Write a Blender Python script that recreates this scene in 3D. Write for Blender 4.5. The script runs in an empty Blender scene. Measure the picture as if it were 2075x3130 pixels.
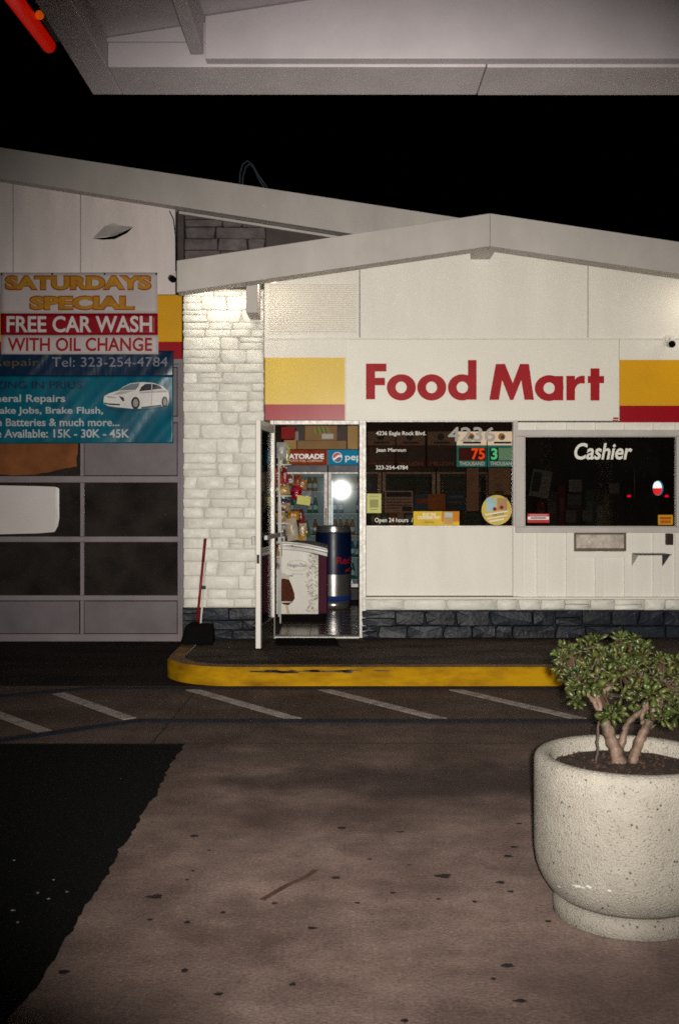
import bpy, bmesh, math, random
from mathutils import Vector, Matrix, Euler, noise
from mathutils.geometry import tessellate_polygon
R = random.Random(11)
ORD = ['first','second','third','fourth','fifth','sixth','seventh','eighth','ninth','tenth','eleventh','twelfth','thirteenth','fourteenth','fifteenth','sixteenth','seventeenth']
SC = bpy.context.scene
COL = SC.collection

# ------------------------------------------------------------------ camera, world, light, exposure
CZ = 1.57                      # eye height
FPX, CX, HY = 3304.0, 1037.5, 1500.0
cam = bpy.data.cameras.new('camera'); camo = bpy.data.objects.new('camera', cam); COL.objects.link(camo)
camo.location = (0, 0, CZ); camo.rotation_euler = (math.radians(90), 0, 0)
cam.sensor_fit = 'VERTICAL'; cam.sensor_height = 36; cam.lens = 36 * FPX / 3130
cam.shift_y = -65 / 3130; cam.clip_start = .05; cam.clip_end = 500
SC.camera = camo
cam.dof.use_dof = True; cam.dof.focus_distance = 10.4; cam.dof.aperture_fstop = 7.0
world = bpy.data.worlds.new('World'); SC.world = world; world.use_nodes = True
wn = world.node_tree.nodes; wl = world.node_tree.links
sky = wn.new('ShaderNodeTexSky'); sky.sky_type = 'NISHITA'; sky.sun_disc = False
sky.sun_elevation = math.radians(-6); sky.sun_rotation = math.radians(200)
wl.new(sky.outputs[0], wn['Background'].inputs[0]); wn['Background'].inputs[1].default_value = .02
# the camera's own flash, fired beside the lens (its glint shows in the cooler door)
fl = bpy.data.lights.new('camera_flash', 'SPOT'); flo = bpy.data.objects.new('camera_flash', fl); COL.objects.link(flo)
flo.location = (.045, -.02, CZ + .02); flo.rotation_euler = (math.radians(88.2), 0, math.radians(-2.6))
fl.energy = 3600; fl.color = (1, .95, .865); fl.spot_size = math.radians(61.5); fl.spot_blend = 1.0; fl.shadow_soft_size = .022
SC.view_settings.view_transform = 'Standard'; SC.view_settings.look = 'None'
SC.view_settings.exposure = 0; SC.view_settings.gamma = 1; SC.view_settings.use_curve_mapping = False
SC.render.engine = 'CYCLES'; SC.cycles.use_denoising = False
SC.cycles.max_bounces = 6; SC.cycles.use_adaptive_sampling = True; SC.cycles.adaptive_threshold = .02; SC.cycles.transparent_max_bounces = 16; SC.cycles.sample_clamp_indirect = 4; SC.cycles.filter_width = 1.7

# ------------------------------------------------------------------ helpers
def W(px, py, D): return Vector(((px - CX) * D / FPX, D, CZ - (py - HY) * D / FPX))
def WX(px, D): return (px - CX) * D / FPX
def WZ(py, D): return CZ - (py - HY) * D / FPX
def G(px, py):                                     # point of the ground seen at a pixel
    D = FPX * CZ / (py - HY); return Vector((WX(px, D), D, 0))

class MB:
    def __init__(s): s.v = []; s.f = []
    def add(s, vs, fs):
        n = len(s.v); s.v += [Vector(v) for v in vs]; s.f += [tuple(i + n for i in f) for f in fs]; return s
    def box(s, x0, x1, y0, y1, z0, z1):
        return s.add([(x0,y0,z0),(x1,y0,z0),(x1,y1,z0),(x0,y1,z0),(x0,y0,z1),(x1,y0,z1),(x1,y1,z1),(x0,y1,z1)],
                     [(3,2,1,0),(4,5,6,7),(0,1,5,4),(1,2,6,5),(2,3,7,6),(3,0,4,7)])
    def prism(s, poly, y0, y1):                    # poly in (x,z), front face at y0
        n = len(poly); a = sum(poly[i][0]*poly[(i+1)%n][1]-poly[(i+1)%n][0]*poly[i][1] for i in range(n))
        if a < 0: poly = poly[::-1]
        return s.add([(x,y0,z) for x,z in poly]+[(x,y1,z) for x,z in poly],
                     [tuple(range(n)), tuple(range(2*n-1,n-1,-1))]+[(i,i+n,(i+1)%n+n,(i+1)%n) for i in range(n)])
    def slab(s, poly, z0, z1):                     # poly in (x,y)
        n = len(poly); a = sum(poly[i][0]*poly[(i+1)%n][1]-poly[(i+1)%n][0]*poly[i][1] for i in range(n))
        if a < 0: poly = poly[::-1]
        return s.add([(x,y,z1) for x,y in poly]+[(x,y,z0) for x,y in poly],
                     [tuple(range(n)), tuple(range(2*n-1,n-1,-1))]+[(i,i+n,(i+1)%n+n,(i+1)%n) for i in range(n)])
    def lathe(s, prof, c=(0,0,0), seg=24, cap=True):   # prof [(r,z)] bottom to top
        n = len(prof); vs = []; fs = []
        for i in range(seg):
            a = 2*math.pi*i/seg
            for r, z in prof: vs.append((c[0]+r*math.cos(a), c[1]+r*math.sin(a), c[2]+z))
        for i in range(seg):
            j = (i+1) % seg
            for k in range(n-1): fs.append((i*n+k, j*n+k, j*n+k+1, i*n+k+1))
        if cap:
            fs.append(tuple(i*n for i in range(seg-1,-1,-1))); fs.append(tuple(i*n+n-1 for i in range(seg)))
        return s.add(vs, fs)
    def tube(s, pts, rad, seg=8):
        pts = [Vector(p) for p in pts]; n = len(pts); rad = rad if isinstance(rad, (list,tuple)) else [rad]*n
        vs = []; fs = []
        for i, p in enumerate(pts):
            d = (pts[min(i+1,n-1)]-pts[max(i-1,0)]).normalized()
            if i == 0: u = d.cross(Vector((0,0,1)) if abs(d.z) < .95 else Vector((1,0,0))).normalized()
            u = (u-d*u.dot(d)).normalized(); w = d.cross(u)
            for k in range(seg):
                a = 2*math.pi*k/seg; vs.append(p + (u*math.cos(a)+w*math.sin(a))*rad[i])
        for i in range(n-1):
            for k in range(seg):
                l = (k+1)%seg; fs.append((i*seg+k, (i+1)*seg+k, (i+1)*seg+l, i*seg+l))
        fs.append(tuple(range(seg))); fs.append(tuple((n-1)*seg+k for k in range(seg-1,-1,-1)))
        return s.add(vs, fs)
    def ring(s, c, ro, ri, y0, y1, seg=40):        # elliptical ring in xz, ro/ri = (rx,rz)
        vs = []; fs = []
        for i in range(seg):
            a = 2*math.pi*i/seg; ca, sa = math.cos(a), math.sin(a)
            for y in (y0, y1): vs += [(c[0]+ro[0]*ca, y, c[1]+ro[1]*sa), (c[2]+ri[0]*ca, y, c[3]+ri[1]*sa)]
        for i in range(seg):
            a, b = i*4, ((i+1)%seg)*4
            fs += [(a,b,b+1,a+1)[::-1], (a+2,b+2,b+3,a+3), (a,b,b+2,a+2), (a+1,b+1,b+3,a+3)[::-1]]
        return s.add(vs, fs)
    def disc(s, cx, cz, rx, rz, y0, y1, seg=28, a0=0, a1=2*math.pi):
        n = seg if a1-a0 > 6.28 else seg+1
        return s.prism([(cx+rx*math.cos(a0+(a1-a0)*i/seg), cz+rz*math.sin(a0+(a1-a0)*i/seg)) for i in range(n)], y0, y1)

def wloc(o):
    v = Vector((0,0,0))
    while o: v += o.location; o = o.parent
    return v
def setp(o, **k):
    for a, b in k.items():
        if b is not None: o[a] = b
    return o
def build(name, mb, m, parent=None, smooth=False, bevel=0, seg=2, **props):
    lo = Vector([min(v[i] for v in mb.v) for i in range(3)]); hi = Vector([max(v[i] for v in mb.v) for i in range(3)])
    org = Vector(((lo.x+hi.x)/2, (lo.y+hi.y)/2, lo.z))
    me = bpy.data.meshes.new(name); me.from_pydata([v-org for v in mb.v], [], mb.f); me.update()
    if m: me.materials.append(m)
    if smooth: me.polygons.foreach_set('use_smooth', [True]*len(me.polygons))
    o = bpy.data.objects.new(name, me); COL.objects.link(o)
    o.parent = parent; o.location = org - wloc(parent) if parent else org
    if bevel:
        b = o.modifiers.new('bevel', 'BEVEL'); b.width = bevel; b.segments = seg; b.limit_method = 'ANGLE'
    return setp(o, **props)
def box(name, m, x0, x1, y0, y1, z0, z1, parent=None, bevel=0, **props):
    return build(name, MB().box(min(x0,x1),max(x0,x1),min(y0,y1),max(y0,y1),min(z0,z1),max(z0,z1)), m, parent, bevel=bevel, **props)
def pbox(name, m, px0, py0, px1, py1, D, dep, parent=None, bevel=0, **props):   # board whose front lies at distance D
    return box(name, m, WX(px0,D), WX(px1,D), D, D+dep, WZ(py1,D), WZ(py0,D), parent, bevel, **props)
def thing(name, label, cat, loc, group=None, kind=None):
    o = bpy.data.objects.new(name, None); COL.objects.link(o); o.location = loc; o.empty_display_size = .1
    return setp(o, label=label, category=cat, group=group, kind=kind)
def orient(o, e, pivot=None):                      # rotate an object about its own origin
    o.rotation_euler = e; return o

def mat(name, c, r=.6, m=0, var=.12, scale=6, bump=0, bscale=60, rnd=0, spec=.22, c2=None, stretch=None, emit=0, ecol=None, thr=None, island=False):
    M = bpy.data.materials.new(name); M.use_nodes = True; N = M.node_tree.nodes; L = M.node_tree.links; B = N['Principled BSDF']
    B.inputs['Roughness'].default_value = r; B.inputs['Metallic'].default_value = m; B.inputs['Specular IOR Level'].default_value = spec
    geo = N.new('ShaderNodeNewGeometry'); mp = N.new('ShaderNodeMapping'); L.new(geo.outputs['Position'], mp.inputs[0])
    if stretch: mp.inputs['Scale'].default_value = stretch
    nz = N.new('ShaderNodeTexNoise'); nz.inputs['Scale'].default_value = scale; nz.inputs['Detail'].default_value = 6; nz.inputs['Roughness'].default_value = .6
    L.new(mp.outputs[0], nz.inputs['Vector'])
    mx = N.new('ShaderNodeMix'); mx.data_type = 'RGBA'
    a, b = (c, c2) if c2 else ([x*(1+var) for x in c], [x*(1-var) for x in c])
    mx.inputs[6].default_value = (*a, 1); mx.inputs[7].default_value = (*b, 1)
    rp = N.new('ShaderNodeMapRange'); rp.inputs[1].default_value, rp.inputs[2].default_value = thr or (.3, .7)
    L.new(nz.outputs['Fac'], rp.inputs[0]); L.new(rp.outputs[0], mx.inputs[0]); out = mx.outputs[2]
    if rnd:
        if island: rs = geo.outputs['Random Per Island']
        else: oi = N.new('ShaderNodeObjectInfo'); rs = oi.outputs['Random']
        hs = N.new('ShaderNodeHueSaturation'); r2 = N.new('ShaderNodeMapRange'); r2.inputs[3].default_value = 1-rnd; r2.inputs[4].default_value = 1+rnd
        L.new(rs, r2.inputs[0]); L.new(r2.outputs[0], hs.inputs['Value']); L.new(out, hs.inputs['Color']); out = hs.outputs[0]
    L.new(out, B.inputs['Base Color'])
    rr = N.new('ShaderNodeMapRange'); rr.inputs[3].default_value = max(.03, r-.1); rr.inputs[4].default_value = min(1, r+.1)
    L.new(nz.outputs['Fac'], rr.inputs[0]); L.new(rr.outputs[0], B.inputs['Roughness'])
    if bump:
        n2 = N.new('ShaderNodeTexNoise'); n2.inputs['Scale'].default_value = bscale; n2.inputs['Detail'].default_value = 5
        L.new(mp.outputs[0], n2.inputs['Vector'])
        bp = N.new('ShaderNodeBump'); bp.inputs['Strength'].default_value = bump; bp.inputs['Distance'].default_value = .01
        L.new(n2.outputs['Fac'], bp.inputs['Height']); L.new(bp.outputs[0], B.inputs['Normal'])
    if emit:
        B.inputs['Emission Color'].default_value = (*(ecol or c), 1); B.inputs['Emission Strength'].default_value = emit; M.cycles.emission_sampling = 'NONE'
    return M
def glass(name, tint, gloss=.06, rough=.02, graz=.9, grime=0, gcol=(.05,.043,.038)):
    M = bpy.data.materials.new(name); M.use_nodes = True; N = M.node_tree.nodes; L = M.node_tree.links
    N.remove(N['Principled BSDF']); o = N['Material Output']
    t = N.new('ShaderNodeBsdfTransparent'); t.inputs[0].default_value = (*tint, 1)
    g = N.new('ShaderNodeBsdfGlossy'); g.inputs['Roughness'].default_value = rough
    lw = N.new('ShaderNodeLayerWeight'); lw.inputs[0].default_value = .35
    mr = N.new('ShaderNodeMapRange'); mr.inputs[3].default_value = gloss; mr.inputs[4].default_value = graz
    nz = N.new('ShaderNodeTexNoise'); nz.inputs['Scale'].default_value = 2.5; bp = N.new('ShaderNodeBump'); bp.inputs['Strength'].default_value = .02
    L.new(nz.outputs['Fac'], bp.inputs['Height']); L.new(bp.outputs[0], g.inputs['Normal'])
    ms = N.new('ShaderNodeMixShader'); L.new(lw.outputs['Fresnel'], mr.inputs[0]); L.new(mr.outputs[0], ms.inputs[0])
    tr = t.outputs[0]
    if grime:                                     # film of dust on the pane
        df_ = N.new('ShaderNodeBsdfDiffuse'); df_.inputs[0].default_value = (*gcol, 1); n2 = N.new('ShaderNodeTexNoise'); n2.inputs['Scale'].default_value = 3.5; n2.inputs['Detail'].default_value = 7
        ge = N.new('ShaderNodeNewGeometry'); L.new(ge.outputs['Position'], n2.inputs['Vector']); m2 = N.new('ShaderNodeMapRange'); m2.inputs[1].default_value = .3; m2.inputs[2].default_value = .7; m2.inputs[3].default_value = grime*.5; m2.inputs[4].default_value = grime*1.4
        L.new(n2.outputs['Fac'], m2.inputs[0]); mg = N.new('ShaderNodeMixShader'); L.new(m2.outputs[0], mg.inputs[0]); L.new(t.outputs[0], mg.inputs[1]); L.new(df_.outputs[0], mg.inputs[2]); tr = mg.outputs[0]
    L.new(tr, ms.inputs[1]); L.new(g.outputs[0], ms.inputs[2]); L.new(ms.outputs[0], o.inputs[0])
    return M

# ------------------------------------------------------------------ materials
mWhite = mat('white_wall_paint', (.735,.70,.635), .55, var=.045, scale=2.2, stretch=(1.6,1,.45), bump=.06, bscale=45)
mStoneW = mat('white_painted_stone', (.70,.68,.62), .42, var=.09, scale=9, bump=.9, bscale=17, rnd=.05)
mStoneD = mat('blue_black_painted_stone', (.010,.0125,.019), .45, var=.4, scale=14, bump=.5, bscale=30, rnd=.35, spec=.22)
mStoneB = mat('dark_weathered_stone', (.12,.10,.10), .7, var=.4, scale=6, bump=.8, bscale=20, rnd=.3)
mMortarW = mat('white_painted_mortar', (.46,.435,.385), .7, var=.1, scale=9)
mMortarD = mat('dark_mortar', (.014,.016,.02), .8)
mGrey = mat('light_grey_trim_paint', (.475,.437,.408), .5, var=.10, scale=3, stretch=(1,1,.5), bump=.05, bscale=60)
mGrey2 = mat('grey_garage_door_paint', (.205,.175,.19), .5, var=.12, scale=3, bump=.04)
mPanelG = mat('grey_door_panel_paint', (.15,.128,.14), .45, var=.2, scale=3)
mSoff = mat('soffit_paint', (.62,.58,.52), .6, var=.06, scale=3)
mBrown = mat('dark_brown_wall_paint', (.075,.06,.057), .7, var=.15)
mRoof = mat('roof_felt', (.05,.05,.05), .9)
mCan = mat('canopy_paint', (.6,.545,.575), .5, var=.09, scale=2.5)
mYel = mat('yellow_enamel', (.66,.46,.065), .32, var=.04, scale=2)
mYel2 = mat('deep_yellow_enamel', (.66,.33,.012), .32, var=.05, scale=2)
mRed = mat('red_enamel', (.3,.006,.014), .3, var=.05, scale=2)
mSign = mat('sign_white_enamel', (.74,.71,.63), .42, var=.03, scale=1.5)
mSignRed = mat('sign_letter_red', (.33,.003,.008), .55, var=.04, spec=.2)
mAlu = mat('aluminium', (.42,.40,.375), .45, m=.3, var=.12, scale=30, bump=.1, bscale=160)
mSteel = mat('stainless_steel', (.13,.095,.07), .4, m=.3, var=.2, scale=12, bump=.06, bscale=20)
mChrome = mat('chrome', (.36,.35,.33), .5, m=.3, var=.05)
mBlack = mat('black_plastic', (.012,.012,.013), .5)
mRubber = mat('black_rubber', (.004,.004,.004), .9, spec=.04)
mKerb = mat('yellow_kerb_paint', (.38,.205,.003), .75, c2=(.15,.06,.004), spec=.05, scale=3.5, thr=(.38,.78), bump=.3, bscale=30, stretch=(1,1,3))
mKerbT = mat('worn_kerb_top_paint', (.26,.12,.02), .7, c2=(.09,.06,.045), scale=5, thr=(.35,.62), bump=.3, bscale=30)
mWalk = mat('dirty_sidewalk_concrete', (.078,.056,.046), .8, c2=(.026,.018,.015), spec=.1, scale=2.2, thr=(.35,.65), bump=.25, bscale=50, stretch=(.6,1.6,1))
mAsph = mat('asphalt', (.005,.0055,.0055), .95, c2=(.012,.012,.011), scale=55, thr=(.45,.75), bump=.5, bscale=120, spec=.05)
mBlue = mat('faded_blue_line_paint', (.008,.010,.022), .8, c2=(.02,.018,.026), scale=14, thr=(.5,.85))
mHatch = mat('worn_white_line_paint', (.36,.31,.29), .7, c2=(.16,.125,.115), scale=11, thr=(.42,.72))
mGum = mat('tar_black_spots', (.012,.01,.01), .7)
mRust = mat('rust_brown_drip', (.07,.035,.026), .7, var=.3, scale=20)
mTxtW = mat('white_vinyl_letters', (.74,.72,.66), .5, var=.03)
mTxtK = mat('dark_print', (.02,.02,.022), .6)
mTxtG = mat('grey_print', (.22,.2,.18), .6)
mCard = mat('cardboard', (.33,.19,.085), .75, var=.15, scale=4)
mCard2 = mat('pale_cardboard', (.46,.28,.11), .75, var=.12, scale=4)
mPaper = mat('white_paper', (.62,.57,.56), .7, var=.05, scale=2)
mTan = mat('tan_poster', (.34,.26,.2), .7, var=.15, scale=6)
mTile = mat('brown_floor_tile', (.085,.055,.042), .22, var=.3, scale=5, rnd=.12, spec=.6)
mDark = mat('dark_shop_wall', (.12,.095,.08), .8)
mCeil = mat('shop_ceiling', (.4,.36,.36), .8)
mWire = mat('white_wire', (.68,.65,.62), .4)
mSoil = mat('soil', (.022,.013,.009), .95, var=.5, scale=40, bump=1, bscale=60)
gWin = glass('tinted_shop_glass', (.64,.57,.51), .03, grime=.05)
gCash = glass('dark_cashier_glass', (.46,.45,.43), .03, grime=.05)
gDoor = glass('door_glass', (.8,.8,.78), .05, graz=.85)
gCool = glass('cooler_door_glass', (.8,.86,.86), .05, .026)
gPane = glass('garage_pane_glass', (.82,.8,.8), .03, grime=.25, gcol=(.075,.062,.054))
COLM = {}
def cm(c, r=.6, **k):
    k.setdefault('spec', .1)
    key = (tuple(c), r)
    if key not in COLM: COLM[key] = mat('printed_' + '_'.join(str(int(x*255)) for x in c), c, r, **k)
    return COLM[key]

# ------------------------------------------------------------------ text
def text_mesh(s, bold=0, shear=0):
    cu = bpy.data.curves.new('t', 'FONT'); cu.body = s; cu.size = 1; cu.offset = bold; cu.shear = shear; cu.resolution_u = 4
    o = bpy.data.objects.new('t', cu); COL.objects.link(o)
    dg = bpy.context.evaluated_depsgraph_get(); me = bpy.data.meshes.new_from_object(o.evaluated_get(dg))
    vs = [v.co.copy() for v in me.vertices]; fs = [tuple(p.vertices) for p in me.polygons]
    bpy.data.objects.remove(o); bpy.data.curves.remove(cu); bpy.data.meshes.remove(me)
    return vs, fs
def text(s, b, D, m, parent, bold=.02, shear=0, name='lettering', off=.003, warp=None, rot=0):
    """print the words s so that they fill the box b=(x0,y0,x1,y1) (photo pixels at distance D)"""
    vs, fs = text_mesh(s, bold, shear)
    x0 = min(v.x for v in vs); x1 = max(v.x for v in vs); y0 = min(v.y for v in vs); y1 = max(v.y for v in vs)
    X0, X1, Z0, Z1 = WX(b[0],D), WX(b[2],D), WZ(b[3],D), WZ(b[1],D); mb = MB(); out = []
    cx, cz = (X0+X1)/2, (Z0+Z1)/2; ca, sa = math.cos(rot), math.sin(rot)
    for v in vs:
        x = X0+(v.x-x0)/(x1-x0)*(X1-X0)-cx; z = Z0+(v.y-y0)/(y1-y0)*(Z1-Z0)-cz
        x, z = cx+x*ca-z*sa, cz+x*sa+z*ca
        y = D-off+(warp(x, z) if warp else 0); out.append((x, y, z))
    mb.add(out, fs); return build(name, mb, m, parent)

# ------------------------------------------------------------------ stones
def stone_mb(x0, x1, z0, z1, y, dep, rr):
    w, h = x1-x0, z1-z0; cx, cz = (x0+x1)/2, (z0+z1)/2; c = min(w,h)*rr.choice([.05,.08,.12,.2]); j = h*.06
    sl = rr.choice([0,0,0,.2,-.2])*h*.6; sr = rr.choice([0,0,0,.2,-.2])*h*.6
    P = [(x0+max(0,-sl),z0+c),(x0+c*.7+max(0,-sl),z0),(cx+rr.uniform(-.1,.1)*w,z0),(x1-c*.7-max(0,-sr),z0),(x1-max(0,-sr),z0+c),
         (x1-max(0,sr),z1-c),(x1-c*.7-max(0,sr),z1),(cx+rr.uniform(-.1,.1)*w,z1),(x0+c*.7+max(0,sl),z1),(x0+max(0,sl),z1-c)]
    P = [(a+rr.uniform(-j,j)*.6, b+rr.uniform(-j,j)*.6) for a, b in P]; n = 10
    tx, tz = rr.uniform(-.2,.2), rr.uniform(-.25,.25); k = rr.uniform(.84,.93)
    vs = [(a, y+.014, b) for a, b in P]; vs += [(a, y-dep*.62, b) for a, b in P]
    for a, b in P:
        u, v = (a-cx)/w*2, (b-cz)/h*2
        vs.append((cx+(a-cx)*(1-(1-k)*min(1,h/w)), y-dep*(1+tx*u*.5+tz*v*.5+rr.uniform(-.2,.2)), cz+(b-cz)*k))
    vs.append((cx+rr.uniform(-.15,.15)*w, y-dep*rr.uniform(.9,1.12), cz+rr.uniform(-.1,.1)*h))
    fs = []
    for i in range(n):
        l = (i+1) % n; fs += [(i,l,l+n,i+n), (i+n,l+n,l+2*n,i+2*n), (i+2*n,l+2*n,3*n)]
    return MB().add(vs, fs)
def stonework(parent, m, x0, x1, z0, z1, y, dep, rh, rw, seed, gap=.0045):
    rr = random.Random(seed); z = z0
    while z < z1-.02:
        h = rr.uniform(*rh); h = z1-z if z1-z-h < rh[0]*.7 else h; x = x0+rr.uniform(0,.0)
        while x < x1-.01:
            w = rr.uniform(*rw); w = x1-x if x1-x-w < rw[0]*.7 else w
            d = dep*rr.uniform(.75,1.2); e0 = -rr.uniform(0,.008) if x == x0 else 0; e1 = rr.uniform(0,.012) if x+w >= x1-.001 else 0
            if rr.random() < .16 and h > .1:
                s = z+h*rr.uniform(.4,.62)
                build('stone', stone_mb(x+gap/2+e0, x+w-gap/2+e1, z+gap/2, s-gap/2, y, d, rr), m, parent, m is mStoneW)
                build('stone', stone_mb(x+gap/2+e0, x+w-gap/2+e1, s+gap/2, z+h-gap/2, y, d*.85, rr), m, parent, m is mStoneW)
            else: build('stone', stone_mb(x+gap/2+e0, x+w-gap/2+e1, z+gap/2, z+h-gap/2, y, d, rr), m, parent, m is mStoneW)
            x += w
        z += h

# ================================================================== THE SETTING
# ground: asphalt sheet, concrete forecourt with a crumbled edge, joints, markings, raised sidewalk
build('ground', MB().slab([(-60,-40),(60,-40),(60,70),(-60,70)], -.4, -.03), mAsph, kind='structure')
mb = MB(); A = [(-12,-4),(-.99,-4)]
edge = []; y = -4; k = 0
while y < 6.71:
    edge.append((-.955+.035*noise.noise((y*1.7,3,0))+.022*noise.noise((y*6,1,0))+.016*noise.noise((y*17,2,0)), y)); y += .03; k += 1
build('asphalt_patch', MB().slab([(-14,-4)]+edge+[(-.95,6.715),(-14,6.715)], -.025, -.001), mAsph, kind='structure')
mConc = mat('stained_dimmed_forecourt_concrete', (.235,.167,.146), .75, c2=(.112,.073,.063), scale=1.5, thr=(.3,.72), bump=.35, bscale=70, stretch=(1,1.2,1), spec=.12)
N = mConc.node_tree.nodes; L = mConc.node_tree.links; Bs = N['Principled BSDF']; src = Bs.inputs['Base Color'].links[0].from_socket
for sc_, st_, lo_v, a0, a1 in ((5, (1,1.15,1), .84, .38, .6), (70, (1,1,1), .72, .38, .62), (1.1, (1,1,1), .74, .38, .62)):   # worn blotches, streaks and grit
    ge = N.new('ShaderNodeNewGeometry'); mp = N.new('ShaderNodeMapping'); mp.inputs['Scale'].default_value = st_; L.new(ge.outputs['Position'], mp.inputs[0])
    nz = N.new('ShaderNodeTexNoise'); nz.inputs['Scale'].default_value = sc_; nz.inputs['Detail'].default_value = 8; nz.inputs['Roughness'].default_value = .68; L.new(mp.outputs[0], nz.inputs['Vector'])
    mr = N.new('ShaderNodeMapRange'); mr.inputs[1].default_value = a0; mr.inputs[2].default_value = a1; mr.inputs[3].default_value = lo_v; mr.inputs[4].default_value = 1.12; L.new(nz.outputs['Fac'], mr.inputs[0])
    mx = N.new('ShaderNodeVectorMath'); mx.operation = 'SCALE'; L.new(src, mx.inputs[0]); L.new(mr.outputs[0], mx.inputs['Scale']); src = mx.outputs[0]
for sc_, hi_, lo_, col in ((38, .13, .06, (.035,.024,.021)), (90, .22, .1, (.07,.048,.042))):   # pits and dark flecks
    ge = N.new('ShaderNodeNewGeometry'); vo = N.new('ShaderNodeTexVoronoi'); vo.inputs['Scale'].default_value = sc_; L.new(ge.outputs['Position'], vo.inputs['Vector'])
    nz = N.new('ShaderNodeTexNoise'); nz.inputs['Scale'].default_value = sc_*.12; L.new(ge.outputs['Position'], nz.inputs['Vector'])
    m1 = N.new('ShaderNodeMapRange'); m1.inputs[1].default_value = hi_; m1.inputs[2].default_value = lo_; L.new(vo.outputs['Distance'], m1.inputs[0])
    m2 = N.new('ShaderNodeMapRange'); m2.inputs[1].default_value = .5; m2.inputs[2].default_value = .62; L.new(nz.outputs['Fac'], m2.inputs[0])
    mu = N.new('ShaderNodeMath'); mu.operation = 'MULTIPLY'; L.new(m1.outputs[0], mu.inputs[0]); L.new(m2.outputs[0], mu.inputs[1])
    mx = N.new('ShaderNodeMix'); mx.data_type = 'RGBA'; mx.inputs[7].default_value = (*col,1); L.new(mu.outputs[0], mx.inputs[0]); L.new(src, mx.inputs[6]); src = mx.outputs[2]
L.new(src, Bs.inputs['Base Color'])
def stain_or_falloff(cx, cy, rx, ry, amt, col, soft=.55):
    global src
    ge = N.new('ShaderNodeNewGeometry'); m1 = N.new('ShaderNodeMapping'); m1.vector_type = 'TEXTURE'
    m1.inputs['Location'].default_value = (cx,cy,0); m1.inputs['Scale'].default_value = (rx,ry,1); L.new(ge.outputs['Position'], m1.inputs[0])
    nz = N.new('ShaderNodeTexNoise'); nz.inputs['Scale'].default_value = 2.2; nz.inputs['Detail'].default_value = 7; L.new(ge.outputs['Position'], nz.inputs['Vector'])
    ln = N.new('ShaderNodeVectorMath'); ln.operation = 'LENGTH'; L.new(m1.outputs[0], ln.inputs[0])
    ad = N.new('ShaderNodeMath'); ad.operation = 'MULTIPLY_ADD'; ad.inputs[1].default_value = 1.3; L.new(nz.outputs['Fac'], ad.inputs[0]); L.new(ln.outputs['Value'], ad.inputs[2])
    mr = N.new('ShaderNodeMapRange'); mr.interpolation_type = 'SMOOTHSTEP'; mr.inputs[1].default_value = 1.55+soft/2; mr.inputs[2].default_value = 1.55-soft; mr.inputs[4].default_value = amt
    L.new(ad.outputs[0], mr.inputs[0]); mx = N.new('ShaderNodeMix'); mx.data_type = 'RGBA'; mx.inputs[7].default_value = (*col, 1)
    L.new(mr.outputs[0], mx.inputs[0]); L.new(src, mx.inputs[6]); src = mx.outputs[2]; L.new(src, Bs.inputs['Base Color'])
stain_or_falloff(0, 7.9, 30, 3.0, .82, (.05,.031,.024), 1.1); stain_or_falloff(.75, 5.85, 1.6, .42, .8, (.035,.024,.022)); stain_or_falloff(.5, 5.3, .5, .25, .5, (.05,.035,.03)); stain_or_falloff(.9, 3.5, .5, .25, .45, (.07,.046,.042))  # first one darkens the far ground, flash falloff put into the colour; rest stains
stain_or_falloff(2.6, 5.2, 1.3, .9, .6, (.04,.03,.028)); stain_or_falloff(-.5, 6.3, .5, .3, .4, (.06,.045,.04)); stain_or_falloff(1.2, 2.8, 1.0, .3, .5, (.07,.046,.046))
fc = thing('forecourt', None, None, (0,0,0), kind='structure')
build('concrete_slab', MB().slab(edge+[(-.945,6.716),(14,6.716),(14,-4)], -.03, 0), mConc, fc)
mConc2 = mat('dimmed_far_concrete', (.024,.018,.015), .85, c2=(.012,.009,.008), spec=.08, scale=1.7, thr=(.3,.7), bump=.28, bscale=60, stretch=(.6,1.6,1))  # far slab's concrete coloured darker to paint in the fading of the flash
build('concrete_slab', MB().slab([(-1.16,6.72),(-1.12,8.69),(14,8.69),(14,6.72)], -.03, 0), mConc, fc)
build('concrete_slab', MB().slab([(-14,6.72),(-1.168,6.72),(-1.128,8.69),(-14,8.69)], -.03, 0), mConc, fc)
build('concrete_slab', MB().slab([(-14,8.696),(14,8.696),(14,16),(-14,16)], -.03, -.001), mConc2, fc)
for sl_ in ([(-14,6.711),(14,6.711),(14,6.725),(-14,6.725)], [(-1.171,6.73),(-1.157,6.73),(-1.117,8.69),(-1.131,8.69)]): build('joint_seal', MB().slab(sl_, -.02, .0006), mGum, fc)
def line(name, pts, w, m, z=.004):                 # painted line along a polyline on the ground
    L_, R_ = [], []
    for i, p in enumerate(pts):
        d = (Vector(pts[min(i+1,len(pts)-1)])-Vector(pts[max(i-1,0)])).normalized(); n = Vector((-d.y, d.x))*w/2
        L_.append((p[0]+n.x, p[1]+n.y)); R_.append((p[0]-n.x, p[1]-n.y))
    return build(name, MB().slab(L_+R_[::-1], .0015, z), m, kind='structure')
line('painted_line', [(-5,5.75),(-2.13,6.78),(-1.38,7.36),(14,7.36)], .13, mBlue, .005)
line('painted_line', [(-5,7.25),(-2.9,8.05),(-2.0,8.58),(14,8.58)], .12, mBlue, .005)
for (a, b) in [((-2.55,7.76),(-1.9,7.02)), ((-2.17,8.36),(-1.44,7.43)), ((-1.17,8.53),(-.30,7.42)), ((-.13,8.53),(.70,7.42)), ((.90,8.53),(1.66,7.42)), ((1.93,8.53),(2.69,7.42)), ((2.96,8.53),(3.72,7.42))]:
    line('painted_stripe', [a, b], .10, mHatch, .004)
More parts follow.
